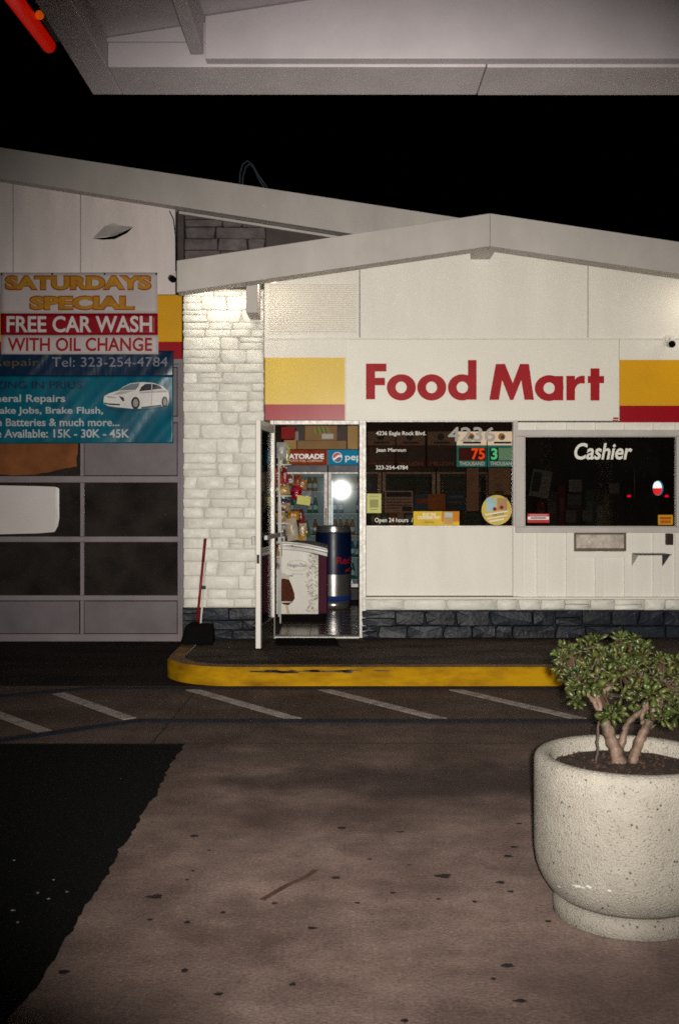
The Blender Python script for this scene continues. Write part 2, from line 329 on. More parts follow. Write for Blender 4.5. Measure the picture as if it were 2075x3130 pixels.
mGrit = mat('pale_grit', (.2,.19,.18), .8)
# gum and tar spots
def blot(px, py, rx, ry, m=mGum, seed=0):
    c = G(px, py); rr = random.Random(px*7+py+seed); k = c.y/FPX; n = 14
    sx = rx*k; sy = ry*c.y*c.y/(FPX*CZ); ph = rr.uniform(0,6)
    pts = [(c.x+sx*math.cos(2*math.pi*i/n)*(1+.28*math.sin(3*2*math.pi*i/n+ph)+rr.uniform(-.15,.15)), c.y+sy*math.sin(2*math.pi*i/n)*(1+rr.uniform(-.22,.22))) for i in range(n)]
    return build('tar_spot', MB().slab(pts, .0008, .0022), m, fc)
for a in [(475,2742,25,6),(1355,2679,24,6),(595,2556,13,4),(1045,2532,13,4),(195,2972,17,6),(565,2968,10,6),(668,3040,13,5),(895,3010,10,5),(954,2838,14,4),(1552,2952,20,6),(1588,3060,20,5),
          (1530,2698,13,4),(1552,2618,13,4),(1570,2590,11,3),(1028,2684,13,4),(1200,2730,8,3),(1092,2761,8,3),(1450,2757,8,3),(1340,2749,7,3),(573,2820,10,4),(460,2812,8,3),(1238,3121,12,5),(1508,2993,8,4),
          (1675,2817,9,3),(682,2790,8,3),(1560,2726,9,3),(1250,2645,7,2),(590,2663,6,2),(572,2690,6,2),(1224,2543,12,2),(1585,2518,10,2),(840,2762,9,3),(1130,2627,6,2),(640,2600,5,2)]: blot(*a)
for a in [(150,2748,5,2),(40,2783,6,2),(55,2820,4,2),(117,2730,4,2),(165,2690,3,1),(205,2727,4,1),(45,2630,4,1)]: blot(*a, m=mGrit)
c0, c1, c2, c3 = G(800,2752), G(880,2706), G(935,2682), G(965,2660)
line('drip_stain', [(c.x,c.y) for c in (c0,c1,c2,c3)], .026, mRust, .0024)
# sidewalk with rounded end: concrete top, yellow kerb round the edge
SZ = .15; X0s, Y0s, rad = -1.475, 8.69, .62
def walk_outline(ins):
    r = rad-ins; cx, cy = X0s+rad, Y0s+rad
    return [(X0s+ins, 10.9)]+[(cx-r*math.cos(a), cy-r*math.sin(a)) for a in [math.pi/2*i/14 for i in range(15)]]+[(14, Y0s+ins)]
o1, o2 = walk_outline(0), walk_outline(.15); n = len(o1)
build('sidewalk', MB().slab(walk_outline(.152)+[(14,16),(X0s+.152,16)], -.02, SZ-.002), mWalk, kind='structure')
kb = thing('kerb', None, None, (0,Y0s,0), kind='structure')
face = walk_outline(.0); lip = walk_outline(.018)
vs = [(x,y,-.02) for x,y in face]+[(x,y,SZ-.018) for x,y in face]+[(x,y,SZ) for x,y in lip]
fs = [(i,i+1,i+1+n,i+n) for i in range(n-1)]+[(i+n,i+1+n,i+1+2*n,i+2*n) for i in range(n-1)]
build('kerb_face', MB().add(vs, fs), mKerb, kb, True)
vs = [(x,y,SZ) for x,y in lip]+[(x,y,SZ) for x,y in o2]+[(x,y,-.02) for x,y in o2]
build('kerb_top', MB().add(vs, [(i,i+1,i+1+n,i+n) for i in range(n-1)]), mKerbT, kb)
rr = random.Random(5)                              # chipped paint on the kerb's edge
for i in range(26):
    x = rr.gauss(-.25,.33); w = rr.uniform(.03,.15); z = SZ-.02-abs(rr.gauss(0,.014))
    if x-w < -.8: continue
    pts = [(x+w*math.cos(2*math.pi*k/9)*rr.uniform(.6,1), z+.006*math.sin(2*math.pi*k/9)*rr.uniform(.5,1.2)) for k in range(9)]
    build('paint_chip', MB().prism(pts, Y0s-.002, Y0s+.004), mWalk, kb)

# ================================================================== FOOD MART BUILDING
D0 = 10.43                                          # facade
fm = thing('food_mart_building', 'white gabled shop with stone pillar, open door and dark stone base', 'building', (1.0, D0, 0))
# --- stone pillar
PF = 10.36; px0, px1 = WX(562,PF), WX(806,PF); pzb = WZ(1856,PF)
pil = box('pillar', mMortarW, px0, px1, PF+.012, 10.9, 0, 3.5, fm)
stonework(pil, mStoneW, px0, px1, pzb, 3.48, PF, .014, (.065,.14), (.13,.38), 3)
box('dark_base', mMortarD, px0-.008, px1+.006, PF+.004, PF+.1, SZ-.01, pzb-.004, fm)
stonework(pil, mStoneD, px0-.006, px1+.004, SZ, pzb-.004, PF-.008, .03, (.085,.12), (.16,.34), 8)
# --- wall in the facade plane
def wall(name, px0, py0, px1, py1, m=mWhite, dy=0, dep=.12, **k): return pbox(name, m, px0, py0, px1, py1, D0+dy, dep, fm, **k)
zsill = WZ(1826,D0); XR = 4.6
ap = WX(1466,D0); sl = .152                         # gable apex behind the eave, roof slope
def soff(x): return 3.90 - sl*abs(x-1.354)
gz = WZ(1033,D0)
xa, xb, xc = WX(808,D0), WX(1100,D0), WX(1797,D0)
for (a, b) in ((xa,xb-.006),(xb,xc-.006),(xc,XR)):
    pts = [(a,gz),(b,gz),(b,soff(b)+.3)]+([(1.354,4.2)] if a < 1.354 < b else [])+[(a,soff(a)+.3)]
    build('gable_panel', MB().prism(pts, D0, D0+.1), mWhite, fm, bevel=.004)
mb = MB()
mSlat = mat('glossy_white_siding', (.74,.70,.62), .25, var=.03, spec=.6)
sp = wall('siding_panel', 818, 868, 1092, 1020, dy=-.006, dep=.006)
for i in range(26):
    z = WZ(1016,D0)+i*(WZ(868,D0)-WZ(1016,D0))/26
    x0, x1 = WX(822,D0), WX(1088,D0); h = .012
    build('slat', MB().add([(x0,D0-.006,z),(x1,D0-.006,z),(x1,D0-.013,z+h*.5),(x0,D0-.013,z+h*.5),(x1,D0-.006,z+h),(x0,D0-.006,z+h)],[(0,1,2,3),(3,2,4,5)]), mSlat, sp, False)
box('trim_strip', mWhite, xa, XR, D0-.012, D0, gz-.012, gz+.002, fm, .003)
wall('wall_panel', 808, 1036, 1056, 1093)
wall('wall_panel', 1892, 1036, 2600, 1100)
wall('backing_wall', 1052, 1036, 1896, 1287, dy=.02)
wall('yellow_panel', 810, 1093, 1054, 1236, mYel); wall('red_panel', 810, 1236, 1054, 1284, mRed)
wall('yellow_panel', 1893, 1100, 2600, 1240, mYel2); wall('red_panel', 1893, 1240, 2600, 1291, mRed)
# right part: boards and battens round the cashier window, panel under the shop window
wall('backing_wall', 1582, 1291, 2600, 1316, dy=.012); wall('backing_wall', 1582, 1626, 2600, 1824, dy=.012)
wall('backing_wall', 2106, 1316.5, 2600, 1625.5, dy=.012); wall('lower_panel', 1119, 1610, 1566, 1821, dep=.1, bevel=.004)
wall('corner_board', 1567, 1609, 1597, 1823, dy=-.004, dep=.05, bevel=.004)
for a, b in ((1640,1667),(1730,1754),(1818,1842),(1907,1933),(1995,2020),(2062,2090),(2150,2176),(2240,2264),(2330,2354),(2420,2444),(2510,2534)):
    wall('batten', a, 1628, b, 1823, dy=-.010, dep=.03, bevel=.003)
    wall('batten', a, 1292, b, 1314 if a < 2105 else 1627, dy=-.010, dep=.03, bevel=.003)
wall('rail', 1745, 1686, 1930, 1704, dy=-.0115, dep=.03, bevel=.003)
box('sill', mWhite, WX(1112,D0), XR, D0-.05, D0+.1, WZ(1831,D0), WZ(1824,D0), fm, .006)
bc = box('base_course', mMortarW, WX(1112,D0), XR, D0+.010, D0+.25, 0, WZ(1831,D0), fm)
zd = WZ(1864,D0)
stonework(bc, mStoneW, WX(1114,D0), 3.9, zd, WZ(1832,D0), D0-.002, .03, (.09,.12), (.16,.5), 21)
box('dark_base', mMortarD, WX(1106,D0), XR, D0+.002, D0+.2, SZ-.01, zd-.002, fm)
stonework(bc, mStoneD, WX(1106,D0), 3.9, SZ, zd-.003, D0-.012, .035, (.075,.125), (.14,.42), 22)
# --- door frame, window frame
xl, xr = WX(826,D0), WX(1098,D0); xg0, xg1 = WX(1119,D0), WX(1568,D0); zt = WZ(1285,D0)
df = box('door_frame', mAlu, xl, xl+.035, D0-.02, D0+.1, SZ, zt-.001, fm, .003)
box('head', mAlu, xl+.036, xr-.001, D0-.02, D0+.1, WZ(1298,D0), zt-.001, df, .003)
box('jamb', mAlu, xr, xg0-.002, D0-.022, D0+.1, SZ+.002, zt-.001, df, .003)
box('jamb', mAlu, xr+.024, xr+.036, D0-.03, D0-.0225, SZ+.03, zt-.01, df, .002)
box('threshold', mAlu, xl+.036, xr-.001, D0-.04, D0+.1, SZ-.001, SZ+.018, df, .004)
box('jamb_filler', mBrown, px1+.002, xl-.001, D0+.0, D0+.1, SZ, zt, fm)
win = box('shop_window', gWin, xg0, xg1, D0+.03, D0+.036, WZ(1609,D0), WZ(1287,D0), fm)
box('window_frame', mAlu, xg0, xg1, D0-.005, D0+.06, WZ(1290,D0), zt, win, .002)
box('window_frame', mAlu, xg0, xg1, D0-.008, D0+.06, WZ(1611,D0), WZ(1606.5,D0), win, .002)
box('window_frame', mGrey, xg1-.004, WX(1581,D0), D0-.016, D0+.06, WZ(1609,D0), zt, win, .003)
text('4236 Eagle Rock Blvd.', (1149,1318,1301,1334), D0+.028, mTxtW, win, .010)
text('Jean Maroun', (1149,1370,1240,1384), D0+.028, mTxtW, win, .010)
text('323-254-4784', (1148,1423,1246,1435), D0+.028, mTxtW, win, .010)
text('Open 24 hours  /', (1145,1583,1262,1600), D0+.028, mTxtW, win, .010)
text('4236', (1369,1305,1513,1350), D0+.026, mat('grey_white_numerals', (.33,.31,.28), .5), win, .02)
# --- cashier window
fr = MB()
cw = pbox('cashier_window', gCash, 1600, 1330, 2070, 1613, D0+.01, .008, fm)
for a in ((1575,1314,2105,1333),(1575,1611,2105,1629),(1575,1333.5,1602,1610.5),(2067,1333.5,2105,1610.5)): pbox('frame', mGrey, *a, D0-.03, .08, cw, .004)
for a in ((1602,1333.5,2067,1336),(1602,1608,2067,1610.5),(1602,1336,1604.5,1608),(2064,1336,2067,1608)): pbox('glazing_bead', mAlu, *a, D0-.005, .02, cw, .001)
text('Cashier', (1754,1354,1931,1405), D0+.006, mTxtW, cw, .022, .22)
dr = pbox('cash_drawer', mSteel, 1754, 1627, 1913, 1685, D0-.03, .04, fm, .004)
pbox('drawer_face', mat('drawer_steel', (.55,.48,.42), .3, m=.25, var=.35, scale=9, bump=.5, bscale=14), 1760, 1634, 1906, 1677, D0-.036, .01, dr, .004)
pbox('drawer_lip', mSteel, 1756, 1676, 1911, 1684, D0-.05, .025, dr, .004)
pbox('call_box', mat('dark_brown_metal', (.03,.014,.012), .5), 2036, 1631, 2057, 1666, D0-.05, .05, fm, .004)
sh = box('counter_shelf', mat('black_metal', (.015,.015,.016), .35), WX(1930,D0), WX(2028,D0), D0-.24, D0-.002, WZ(1693,D0), WZ(1690,D0), fm, .003)
for xx in (1928, 2022):
    X = WX(xx,D0); build('bracket', MB().add([(X,D0-.23,WZ(1693,D0)),(X,D0-.003,WZ(1693,D0)),(X,D0-.003,WZ(1730,D0)),(X+.006,D0-.23,WZ(1693,D0)),(X+.006,D0-.003,WZ(1693,D0)),(X+.006,D0-.003,WZ(1730,D0))],
        [(0,1,2),(5,4,3),(0,3,4,1),(1,4,5,2),(2,5,3,0)]), mGrey if xx < 2000 else COLM.setdefault('bk', mBlack), sh)
# --- eaves: gable fascia, soffit, beams, roof
FD = 9.72; AX = WX(1497,FD); zat, zab = WZ(652,FD), WZ(752,FD); xL = WX(541,FD); sL = .151; xR_ = 5.2
def ft(x): return zat - sL*abs(x-AX)
def fb(x): return zab - sL*.975*abs(x-AX)
build('fascia', MB().prism([(xL,fb(xL)),(AX-.001,fb(AX)),(AX-.001,ft(AX)),(xL,ft(xL))], FD, FD+.20), mGrey, fm, bevel=.004)
build('fascia', MB().prism([(AX+.001,fb(AX)),(xR_,fb(xR_)),(xR_,ft(xR_)),(AX+.001,ft(AX))], FD, FD+.20), mGrey, fm, bevel=.004)
sz = .13
build('soffit', MB().prism([(xL,fb(xL)+sz),(AX,fb(AX)+sz),(xR_,fb(xR_)+sz),(xR_,ft(xR_)-.01),(AX,ft(AX)-.01),(xL,ft(xL)-.01)], FD+.205, 16), mSoff, fm)
bx0, bx1 = WX(751.5,9.88), WX(786,9.88)
box('eave_beam', mGrey, bx0, bx1, 9.925, D0+.02, WZ(953,9.88), fb(bx0)+sz+.02, fm, .004)
box('ridge_beam', mGrey, 1.26, 1.45, 9.925, D0+.02, WZ(793,D0), 4.1, fm, .004)
# --- interior shell
box('side_wall', mDark, px1-.1, px1-.02, D0+.15, 15.2, SZ, 2.9, fm); box('side_wall', mDark, XR-.1, XR, D0+.15, 15.2, 0, 2.9, fm)
box('back_wall', mDark, px1-.1, XR, 15.2, 15.3, 0, 2.9, fm); box('ceiling', mCeil, px1-.1, XR, D0+.13, 15.2, 2.75, 2.85, fm)
# --- open glass door, hinged on the left jamb and swung outwards
dH = Vector((xl+.03, D0-.03, 0)); dF = Vector((WX(789,9.64), 9.64, 0)); dv = (dF-dH); dl = dv.length; dv.normalize(); dn = Vector((-dv.y, dv.x, 0))
door = thing('door', None, None, dH - wloc(fm)); door.parent = fm
def dbox(name, m, u0, u1, t0, t1, z0, z1, par=door, bevel=.003):
    c = [dH+dv*u+dn*t for u, t in ((u0,t0),(u1,t0),(u1,t1),(u0,t1))]
    return build(name, MB().add([(p.x,p.y,z0) for p in c]+[(p.x,p.y,z1) for p in c], [(3,2,1,0),(4,5,6,7),(0,1,5,4),(1,2,6,5),(2,3,7,6),(3,0,4,7)]), m, par, bevel=bevel)
zb, zT = SZ+.012, WZ(1284,9.66)
mDoorA = mat('door_aluminium', (.72,.69,.64), .35, m=.2, var=.05, scale=8)
dbox('stile', mDoorA, 0, .05, -.022, .022, zb, zT); dbox('stile', mDoorA, dl-.055, dl, -.022, .022, zb, zT)
dbox('top_rail', mDoorA, .05, dl-.055, -.02, .02, zT-.08, zT-.001); dbox('kick_plate', mat('bronze_kick_plate', (.06,.045,.035), .45, m=.6), .05, dl-.055, -.02, .02, zb+.002, zb+.2)
dbox('glass', gDoor, .05, dl-.055, -.004, .004, zb+.2, zT-.08, bevel=0)
dbox('push_bar', mAlu, .03, dl-.03, .05, .08, 1.13, 1.17); dbox('pull_handle', mAlu, dl-.12, dl-.09, -.075, -.045, 1.08, 1.16)
dbox('closer_arm', mBlack, .05, .5, -.05, -.022, zT-.05, zT-.02); dbox('latch', mBlack, dl-.002, dl+.004, -.012, .012, .92, 1.0)

# ---- Food Mart sign
sg = thing('food_mart_sign', 'white sign board over the shop window reading Food Mart in red', 'sign', W(1473,1287,D0))
pbox('panel', mSign, 1056.5, 1037, 1890, 1286, D0-.016, .03, sg, .004)
SD = D0-.018
def q(x, y): p = W(1050+x/1.8447, 950+y/1.8447, SD); return (p.x, p.z)
def letter(polys, rings=()):
    mb = MB()
    for i, p in enumerate(polys): mb.prism([q(*c) for c in p], SD-.006-.0008*i, SD+.004)
    for (cx,cy,rx,ry,ix,iy,ir,irz) in rings:
        a = q(cx,cy); b = q(ix,iy); k = SD/FPX/1.8447; mb.ring((a[0],a[1],b[0],b[1]), (rx*k,ry*k), (ir*k,irz*k), SD-.005, SD+.004)
    build('letter', mb, mSignRed, sg)
letter([[(126,298),(241,298),(241,342),(177,342),(177,378),(233,378),(233,420),(177,420),(177,499),(126,499)]])
letter([], [(325,432,82,74,324,432,31,33)]); letter([], [(496,432,82,74,495,432,31,33)])
letter([[(700,278),(748,278),(748,501),(700,501)]], [(668,432,81,74,668,432,32,33)])
letter([[(857,300),(908,300),(952,408),(993,300),(1043,300),(1071,502),(1018,502),(1000,390),(955,503),(937,503),(892,390),(874,502),(820,502)]])
letter([[(1188,368),(1236,368),(1236,505),(1188,505)]], [(1157,436,81,73,1157,436,32,32)])
letter([[(1254,367),(1302,367),(1302,505),(1254,505)],[(1300,392),(1312,376),(1332,367),(1357,366),(1357,410),(1334,409),(1316,417),(1306,432),(1300,450)]])
letter([[(1390,325),(1440,325),(1440,368),(1466,368),(1466,408),(1440,408),(1440,506),(1390,506),(1390,408),(1375,408),(1375,368),(1390,368)]])
pbox('logo_tab', mSignRed, 1873, 1276, 1889, 1281, D0-.019, .003, sg); pbox('logo_tab', mSignRed, 1871, 1283, 1889, 1286, D0-.019, .003, sg)

# ---- lamps under the eave, behind the fascia
def eave_lamp(x, w, watt, label):
    z = fb(x)+.1; y = FD+.30
    t = thing('eave_lamp', label, 'lamp', (x,y,z), 'lamps behind the gable fascia')
    box('housing', mWire, x-w/2, x+w/2, y-.05, y+.05, z+.005, z+.03, t)
    build('lamp_tube', MB().tube([(x-w/2+.02,y,z-.01),(x+w/2-.02,y,z-.01)], .013, 10), mat('lit_tube', (1,.9,.72), .4, emit=2.5), t, True)
    la = bpy.data.lights.new('eave_lamp_light', 'AREA'); la.shape = 'RECTANGLE'; la.size = w; la.size_y = .04; la.energy = watt; la.color = (1,.92,.76)
    lo = bpy.data.objects.new('eave_lamp_light', la); COL.objects.link(lo); lo.parent = t; lo.location = (0,.0,-.03); lo.rotation_euler = (math.radians(28),0,0)
eave_lamp(WX(700,9.95),   .9, 4.8, 'lit strip lamp above the stone pillar, hidden behind the gable fascia')
eave_lamp(WX(2260,9.95), .7, 3.5, 'lit strip lamp at the right end of the gable, behind the fascia')

# ================================================================== GARAGE
GD = 11.28
gb = thing('garage_building', 'garage wing with sloping grey fascia and roll-up door left of the stone pillar', 'building', (-3, GD, 0))
GF = 10.95
def gt(px): return WZ(450+.1536*px, GF)
def gbot(px): return WZ(545+.1575*px, GF)
pa, pb = -700, 1480
build('fascia', MB().prism([(WX(pa,GF),gbot(pa)),(WX(pb,GF),gbot(pb)),(WX(pb,GF),gt(pb)),(WX(pa,GF),gt(pa))], GF, GF+.16), mGrey, gb, bevel=.004)
build('fascia_trim', MB().prism([(WX(540,GF),gbot(540)-.03),(WX(1180,GF),gbot(1180)-.03),(WX(1180,GF),gbot(1180)-.005),(WX(540,GF),gbot(540)-.005)], GF+.17, GF+.21), mGrey, gb)
build('roof', MB().prism([(WX(pa,GF),gbot(pa)+.1),(WX(pb,GF),gbot(pb)+.1),(WX(pb,GF),gt(pb)-.01),(WX(pa,GF),gt(pa)-.01)], GF+.162, 20), mRoof, gb)
build('soffit', MB().prism([(WX(pa,GF),gbot(pa)+.04),(WX(540,GF),gbot(540)+.04),(WX(540,GF),gbot(540)+.09),(WX(pa,GF),gbot(pa)+.09)], GF+.162, GD+.1), mSoff, gb)
gw = [(-4.6,-700,40),(0,42,246),(0,248,536)]
for i, (_, a, b) in enumerate(gw):
    zt0, zt1 = gbot(a*GD/GF*.97)+.07, gbot(b*GD/GF*.97)+.07
    build('wall_panel', MB().prism([(WX(a,GD),WZ(900,GD)),(WX(b,GD),WZ(900,GD)),(WX(b,GD),zt1),(WX(a,GD),zt0)], GD, GD+.08), mat('garage_wall_paint', (.74,.655,.64), .6, var=.08, scale=3, stretch=(2,1,.5)) if i == 0 else bpy.data.materials['garage_wall_paint'], gb, bevel=.003)
pbox('yellow_panel', mYel2, -700, 901, 557, 1045, GD-.01, .06, gb, .01); pbox('red_panel', mRed, -700, 1045.5, 557, 1096, GD-.01, .06, gb, .004)
pbox('lintel', mGrey2, -700, 1097, 565, 1112, GD, .08, gb)
pbox('door_jamb', mGrey2, 551, 1112, 568, 1966, GD-.015, .1, gb, .004); pbox('corner_trim', mBrown, 543, 640, 562, 812, GD-.03, .1, gb, .004)
us = pbox('upper_stone_wall', mMortarD, 561, 628, 812, 830, GD+.1, .2, gb)
stonework(us, mStoneB, WX(563,GD), WX(808,GD), WZ(830,GD), WZ(634,GD), GD+.095, .03, (.1,.16), (.2,.42), 31)
pbox('upper_wall', mBrown, 813, 662, 1150, 830, GD+.08, .2, gb)
# bent flap in the wall panel
c = [W(284,728,GD-.003), W(322,690,GD-.003), W(345,682,GD-.005), W(372,690,GD-.004), W(408,693,GD-.003), W(385,704,GD-.05), W(352,719,GD-.085), W(330,722,GD-.05)]
build('bent_flap', MB().add(c, [tuple(range(8))]), mGrey, gb); hc = [(284,729),(320,726),(352,720),(385,705),(408,694),(390,712),(352,731),(315,733)]
build('hole', MB().prism([(WX(x,GD),WZ(y,GD)) for x,y in hc], GD-.0015, GD+.01), mRubber, gb)
# roll-up door
gd = pbox('roll_up_door', mGrey2, 544, 1113, 551, 1962, GD+.0, .05, gb)
for y0, y1 in ((1113,1122),(1273,1291),(1455,1475),(1640,1657),(1820,1836),(1938,1962)): pbox('rail', mGrey2, -700, y0, 543.8, y1, GD-.002, .045, gd, .006)
rows = [(1122,1273),(1291,1455),(1475,1640),(1657,1820),(1836,1938)]
cols = [(-350,-55),(-45,245),(257,543.8)]
for i, (y0, y1) in enumerate(rows):
    for a in (-55, 246): pbox('mullion', mGrey2, a, y0+.3, a+(10 if a < 0 else 11), y1-.3, GD+.002, .04, gd, .004)
    for j, (a, b) in enumerate(cols):
        if i in (2, 3) or (i == 1 and j < 2): pbox('pane', gPane, a, y0, b, y1, GD+.02, .005, gd)
        else: pbox('door_panel', mPanelG, a+2, y0+2, b-2, y1-2, GD+.012, .012, gd, .003)
pbox('bottom_seal', mRubber, -700, 1962.3, 551, 1966, GD+.005, .03, gd)
box('inner_wall', mRubber, -6, WX(560,GD), 15, 15.1, 0, 4, gb); box('inner_floor', mWalk, -6, WX(550,GD), GD+.06, 15, -.0005, .003, gb)
# sheets behind the panes
c = [(-40,1483),(120,1486),(168,1488),(168,1626),(120,1630),(-40,1634)]
t = thing('paper_sheet', 'white paper sheet with curled edge taped over a garage door pane', 'paper', W(70,1634,GD+.012))
build('sheet', MB().prism([(WX(x,GD+.014),WZ(y,GD+.014)) for x,y in c], GD+.012, GD+.014), mPaper, t)
e = [W(168,1488,GD+.012), W(176,1490,GD-.004), W(182,1494,GD+.006), W(182,1585,GD+.008), W(178,1608,GD-.002), W(168,1626,GD+.012)]
build('curled_edge', MB().add(e, [(0,5,4,1),(1,4,3,2)]), mat('lit_edge_paper', (.8,.79,.76), .5), t, True)  # curl coloured paler than the sheet, light on the fold painted in
c = [(-40,1356),(240,1356),(238,1390),(234,1400),(236,1426),(190,1433),(150,1444),(128,1446),(115,1450),(40,1453),(10,1450),(-40,1454)]
setp(build('cardboard_sheet', MB().prism([(WX(x,GD+.012),WZ(y,GD+.012)) for x,y in c], GD+.010, GD+.014), mat('brown_board', (.2,.072,.027), .8, var=.3, scale=4, spec=.05)), label='torn brown cardboard over a garage door pane under the blue banner', category='cardboard')

# ---- banners
def banner(name, label, px0, py0, px1, py1, D, warp, m_of, n=(40,18), sag=0):
    t = thing(name, label, 'banner', W((px0+px1)/2, py1, D))
    return t
def sheet(px0, py0, px1, py1, D, warp, m, parent, name, nx=36, ny=14):
    mb = MB(); vs = []; fs = []
    for j in range(ny+1):
        for i in range(nx+1):
            x = WX(px0+(px1-px0)*i/nx, D); z = WZ(py1+(py0-py1)*j/ny, D); vs.append((x, D+warp(x,z), z))
    for j in range(ny):
        for i in range(nx): a = j*(nx+1)+i; fs.append((a,a+1,a+nx+2,a+nx+1))
    o = build(name, mb.add(vs, fs), m, parent, True); s = o.modifiers.new('thickness','SOLIDIFY'); s.thickness = .001; s.offset = 1
    return o
B2 = GD-.05
def w2(x, z): return .006*math.sin(x*5+z*3)+.0035*math.sin(x*15-z*11)*(1+x*.25)+.016*noise.noise((x*2.6-z*2.4, z*.9, 4))+.005*noise.noise((x*9-z*7, z*2, 9))+.012*max(0,x+2.4)**2*math.sin((x-z*.8)*13)
b2 = thing('repair_banner', 'blue and navy vinyl repair banner with a white car, hung on the garage door', 'banner', W(200,1355,B2))
mVb = mat('cyan_vinyl', (.002,.125,.185), .3, c2=(.001,.07,.12), scale=3, bump=.2, bscale=9, stretch=(1.6,1,.8), spec=.3)
mVn = mat('navy_vinyl', (.004,.02,.055), .3, bump=.3, bscale=9, stretch=(2.2,1,.5), spec=.5)
sheet(-300,1150,531,1355,B2,w2,mVb,b2,'banner_sheet',150,44); sheet(-300,1072,532,1150,B2,w2,mVn,b2,'banner_sheet',150,16)
k2 = dict(warp=w2, off=.005); P2 = mat('pale_print', (.42,.44,.46), .4, var=.15)
text('Repair', (-20,1096,121,1126), B2, mat('dull_gold_print', (.12,.085,.02), .5), b2, .0, **k2)
text('Tel: 323-254-4784', (160,1092,514,1121), B2, mat('dim_print', (.2,.21,.25), .5, var=.3, scale=12), b2, .0, **k2)
text('SPECIALIZING IN PRIUS', (-168,1165,253,1189), B2, mat('navy_print', (.006,.03,.07), .4), b2, .03, **k2)
text('General Repairs', (-62,1206,201,1236), B2, P2, b2, .02, **k2)
text('Brake Jobs, Brake Flush,', (-32,1244,316,1271), B2, P2, b2, .022, **k2)
text('n Batteries & much more...', (-8,1279,366,1303), B2, P2, b2, .02, **k2)
text('e Available: 15K - 30K - 45K', (-10,1312,396,1338), B2, P2, b2, .02, **k2)
def cq(pts, m, off, name):                        # flat print of the car on the banner (crop units 2.8 px)
    P = [W(x/2.8, 800+y/2.8, B2) for x, y in pts]; P = [Vector((p.x,p.z,0)) for p in P]
    tris = [[P[i] for i in t] for t in tessellate_polygon([P])]
    for _ in range(3): tris = [q3 for a, b, c in tris for q3 in ((a,(a+b)/2,(a+c)/2), ((a+b)/2,b,(b+c)/2), ((a+c)/2,(b+c)/2,c), ((a+b)/2,(b+c)/2,(a+c)/2))]
    key = {}; fs = []
    for t in tris: fs.append(tuple(key.setdefault((round(p.x,6),round(p.y,6)), len(key)) for p in t))
    build(name, MB().add([(x, B2-off*.5+w2(x,z), z) for x, z in key], fs), m, b2)
mCarW = mat('car_print_white', (.66,.64,.62), .4, var=.06); mCarK = mat('car_print_dark', (.025,.028,.035), .4)
cq([(890,1240),(1000,1268),(1180,1275),(1440,1240),(1300,1262),(1000,1280)], mCarK, .014, 'car_shadow')
cq([(888,1190),(895,1150),(940,1125),(1010,1105),(1060,1070),(1120,1042),(1220,1032),(1320,1040),(1400,1068),(1445,1110),(1452,1150),(1446,1200),(1436,1232),(1200,1258),(1130,1258),(1000,1245),(930,1235),(890,1215)], mCarW, .018, 'car_print')
cq([(1012,1104),(1062,1074),(1120,1048),(1200,1040),(1190,1070),(1165,1098)], mat('car_glass_print', (.17,.2,.23), .3), .0205, 'car_windscreen')
cq([(1195,1112),(1215,1075),(1250,1048),(1310,1046),(1370,1062),(1395,1088),(1300,1100)], mCarK, .0205, 'car_window')
for cx, cy, rx, ry in ((1165,1210,38,52),(1413,1200,26,46)):
    cq([(cx+rx*math.cos(a*.35),cy+ry*math.sin(a*.35)) for a in range(18)], mCarK, .0205, 'car_tyre'); cq([(cx+2+rx*.6*math.cos(a*.5),cy+ry*.68*math.sin(a*.5)) for a in range(12)], mat('car_rim_print', (.3,.27,.25), .4), .022, 'car_rim')
cq([(892,1205),(930,1212),(1035,1218),(1030,1230),(940,1226),(892,1216)], mCarK, .0205, 'car_grille'); cq([(1020,1150),(1062,1162),(1080,1222),(1064,1218),(1050,1190)], mCarK, .0205, 'car_lamp')
cq([(1200,1118),(1300,1108),(1420,1100),(1440,1118),(1300,1124),(1205,1132)], mat('car_shade_print', (.4,.38,.37), .4), .0205, 'car_shade')
cq([(1215,1245),(1385,1225),(1385,1236),(1215,1256)], mCarK, .0205, 'car_sill'); cq([(1302,1048),(1312,1048),(1306,1230),(1298,1232)], bpy.data.materials['car_shade_print'], .023, 'car_door_line')
cq([(905,1150),(960,1150),(1000,1165),(990,1172),(930,1166)], bpy.data.materials['car_shade_print'], .0205, 'car_headlight'); cq([(1030,1110),(1160,1104),(1050,1135),(960,1140)], bpy.data.materials['car_shade_print'], .0205, 'car_bonnet')
B1 = GD-.10
def w1(x, z): return .005*math.sin(x*4+1)+.004*noise.noise((x*4, z*3, 1))+.003*math.sin(z*14)
b1 = thing('saturday_special_banner', 'white and red banner offering a free car wash with oil change', 'banner', W(240,1083,B1))
mV1 = mat('white_vinyl', (.5,.44,.44), .4, var=.07, scale=3, bump=.1, bscale=8); mVr = mat('red_vinyl', (.24,.005,.012), .35, var=.15, scale=3)
sheet(2,833,482,958,B1,w1,mV1,b1,'banner_sheet',30,8); sheet(3,958,483,1024,B1,w1,mVr,b1,'banner_sheet',30,5); sheet(5,1024,485,1083,B1,w1,mV1,b1,'banner_sheet',30,5)
k1 = dict(warp=w1); mOr = mat('orange_print', (.26,.06,.008), .45); mGo = mat('gold_print', (.52,.26,.02), .4, c2=(.36,.15,.012), scale=6)
for s, bx in (('SATURDAYS',(17,842,463,886)), ('SPECIAL',(92,904,412,947))):
    text(s, (bx[0]-2,bx[1]-1,bx[2]+2,bx[3]+2), B1, mOr, b1, .075, off=.004, **k1); text(s, (bx[0]+3,bx[1]+3,bx[2]-2,bx[3]-2), B1, mGo, b1, .045, off=.0065, **k1)
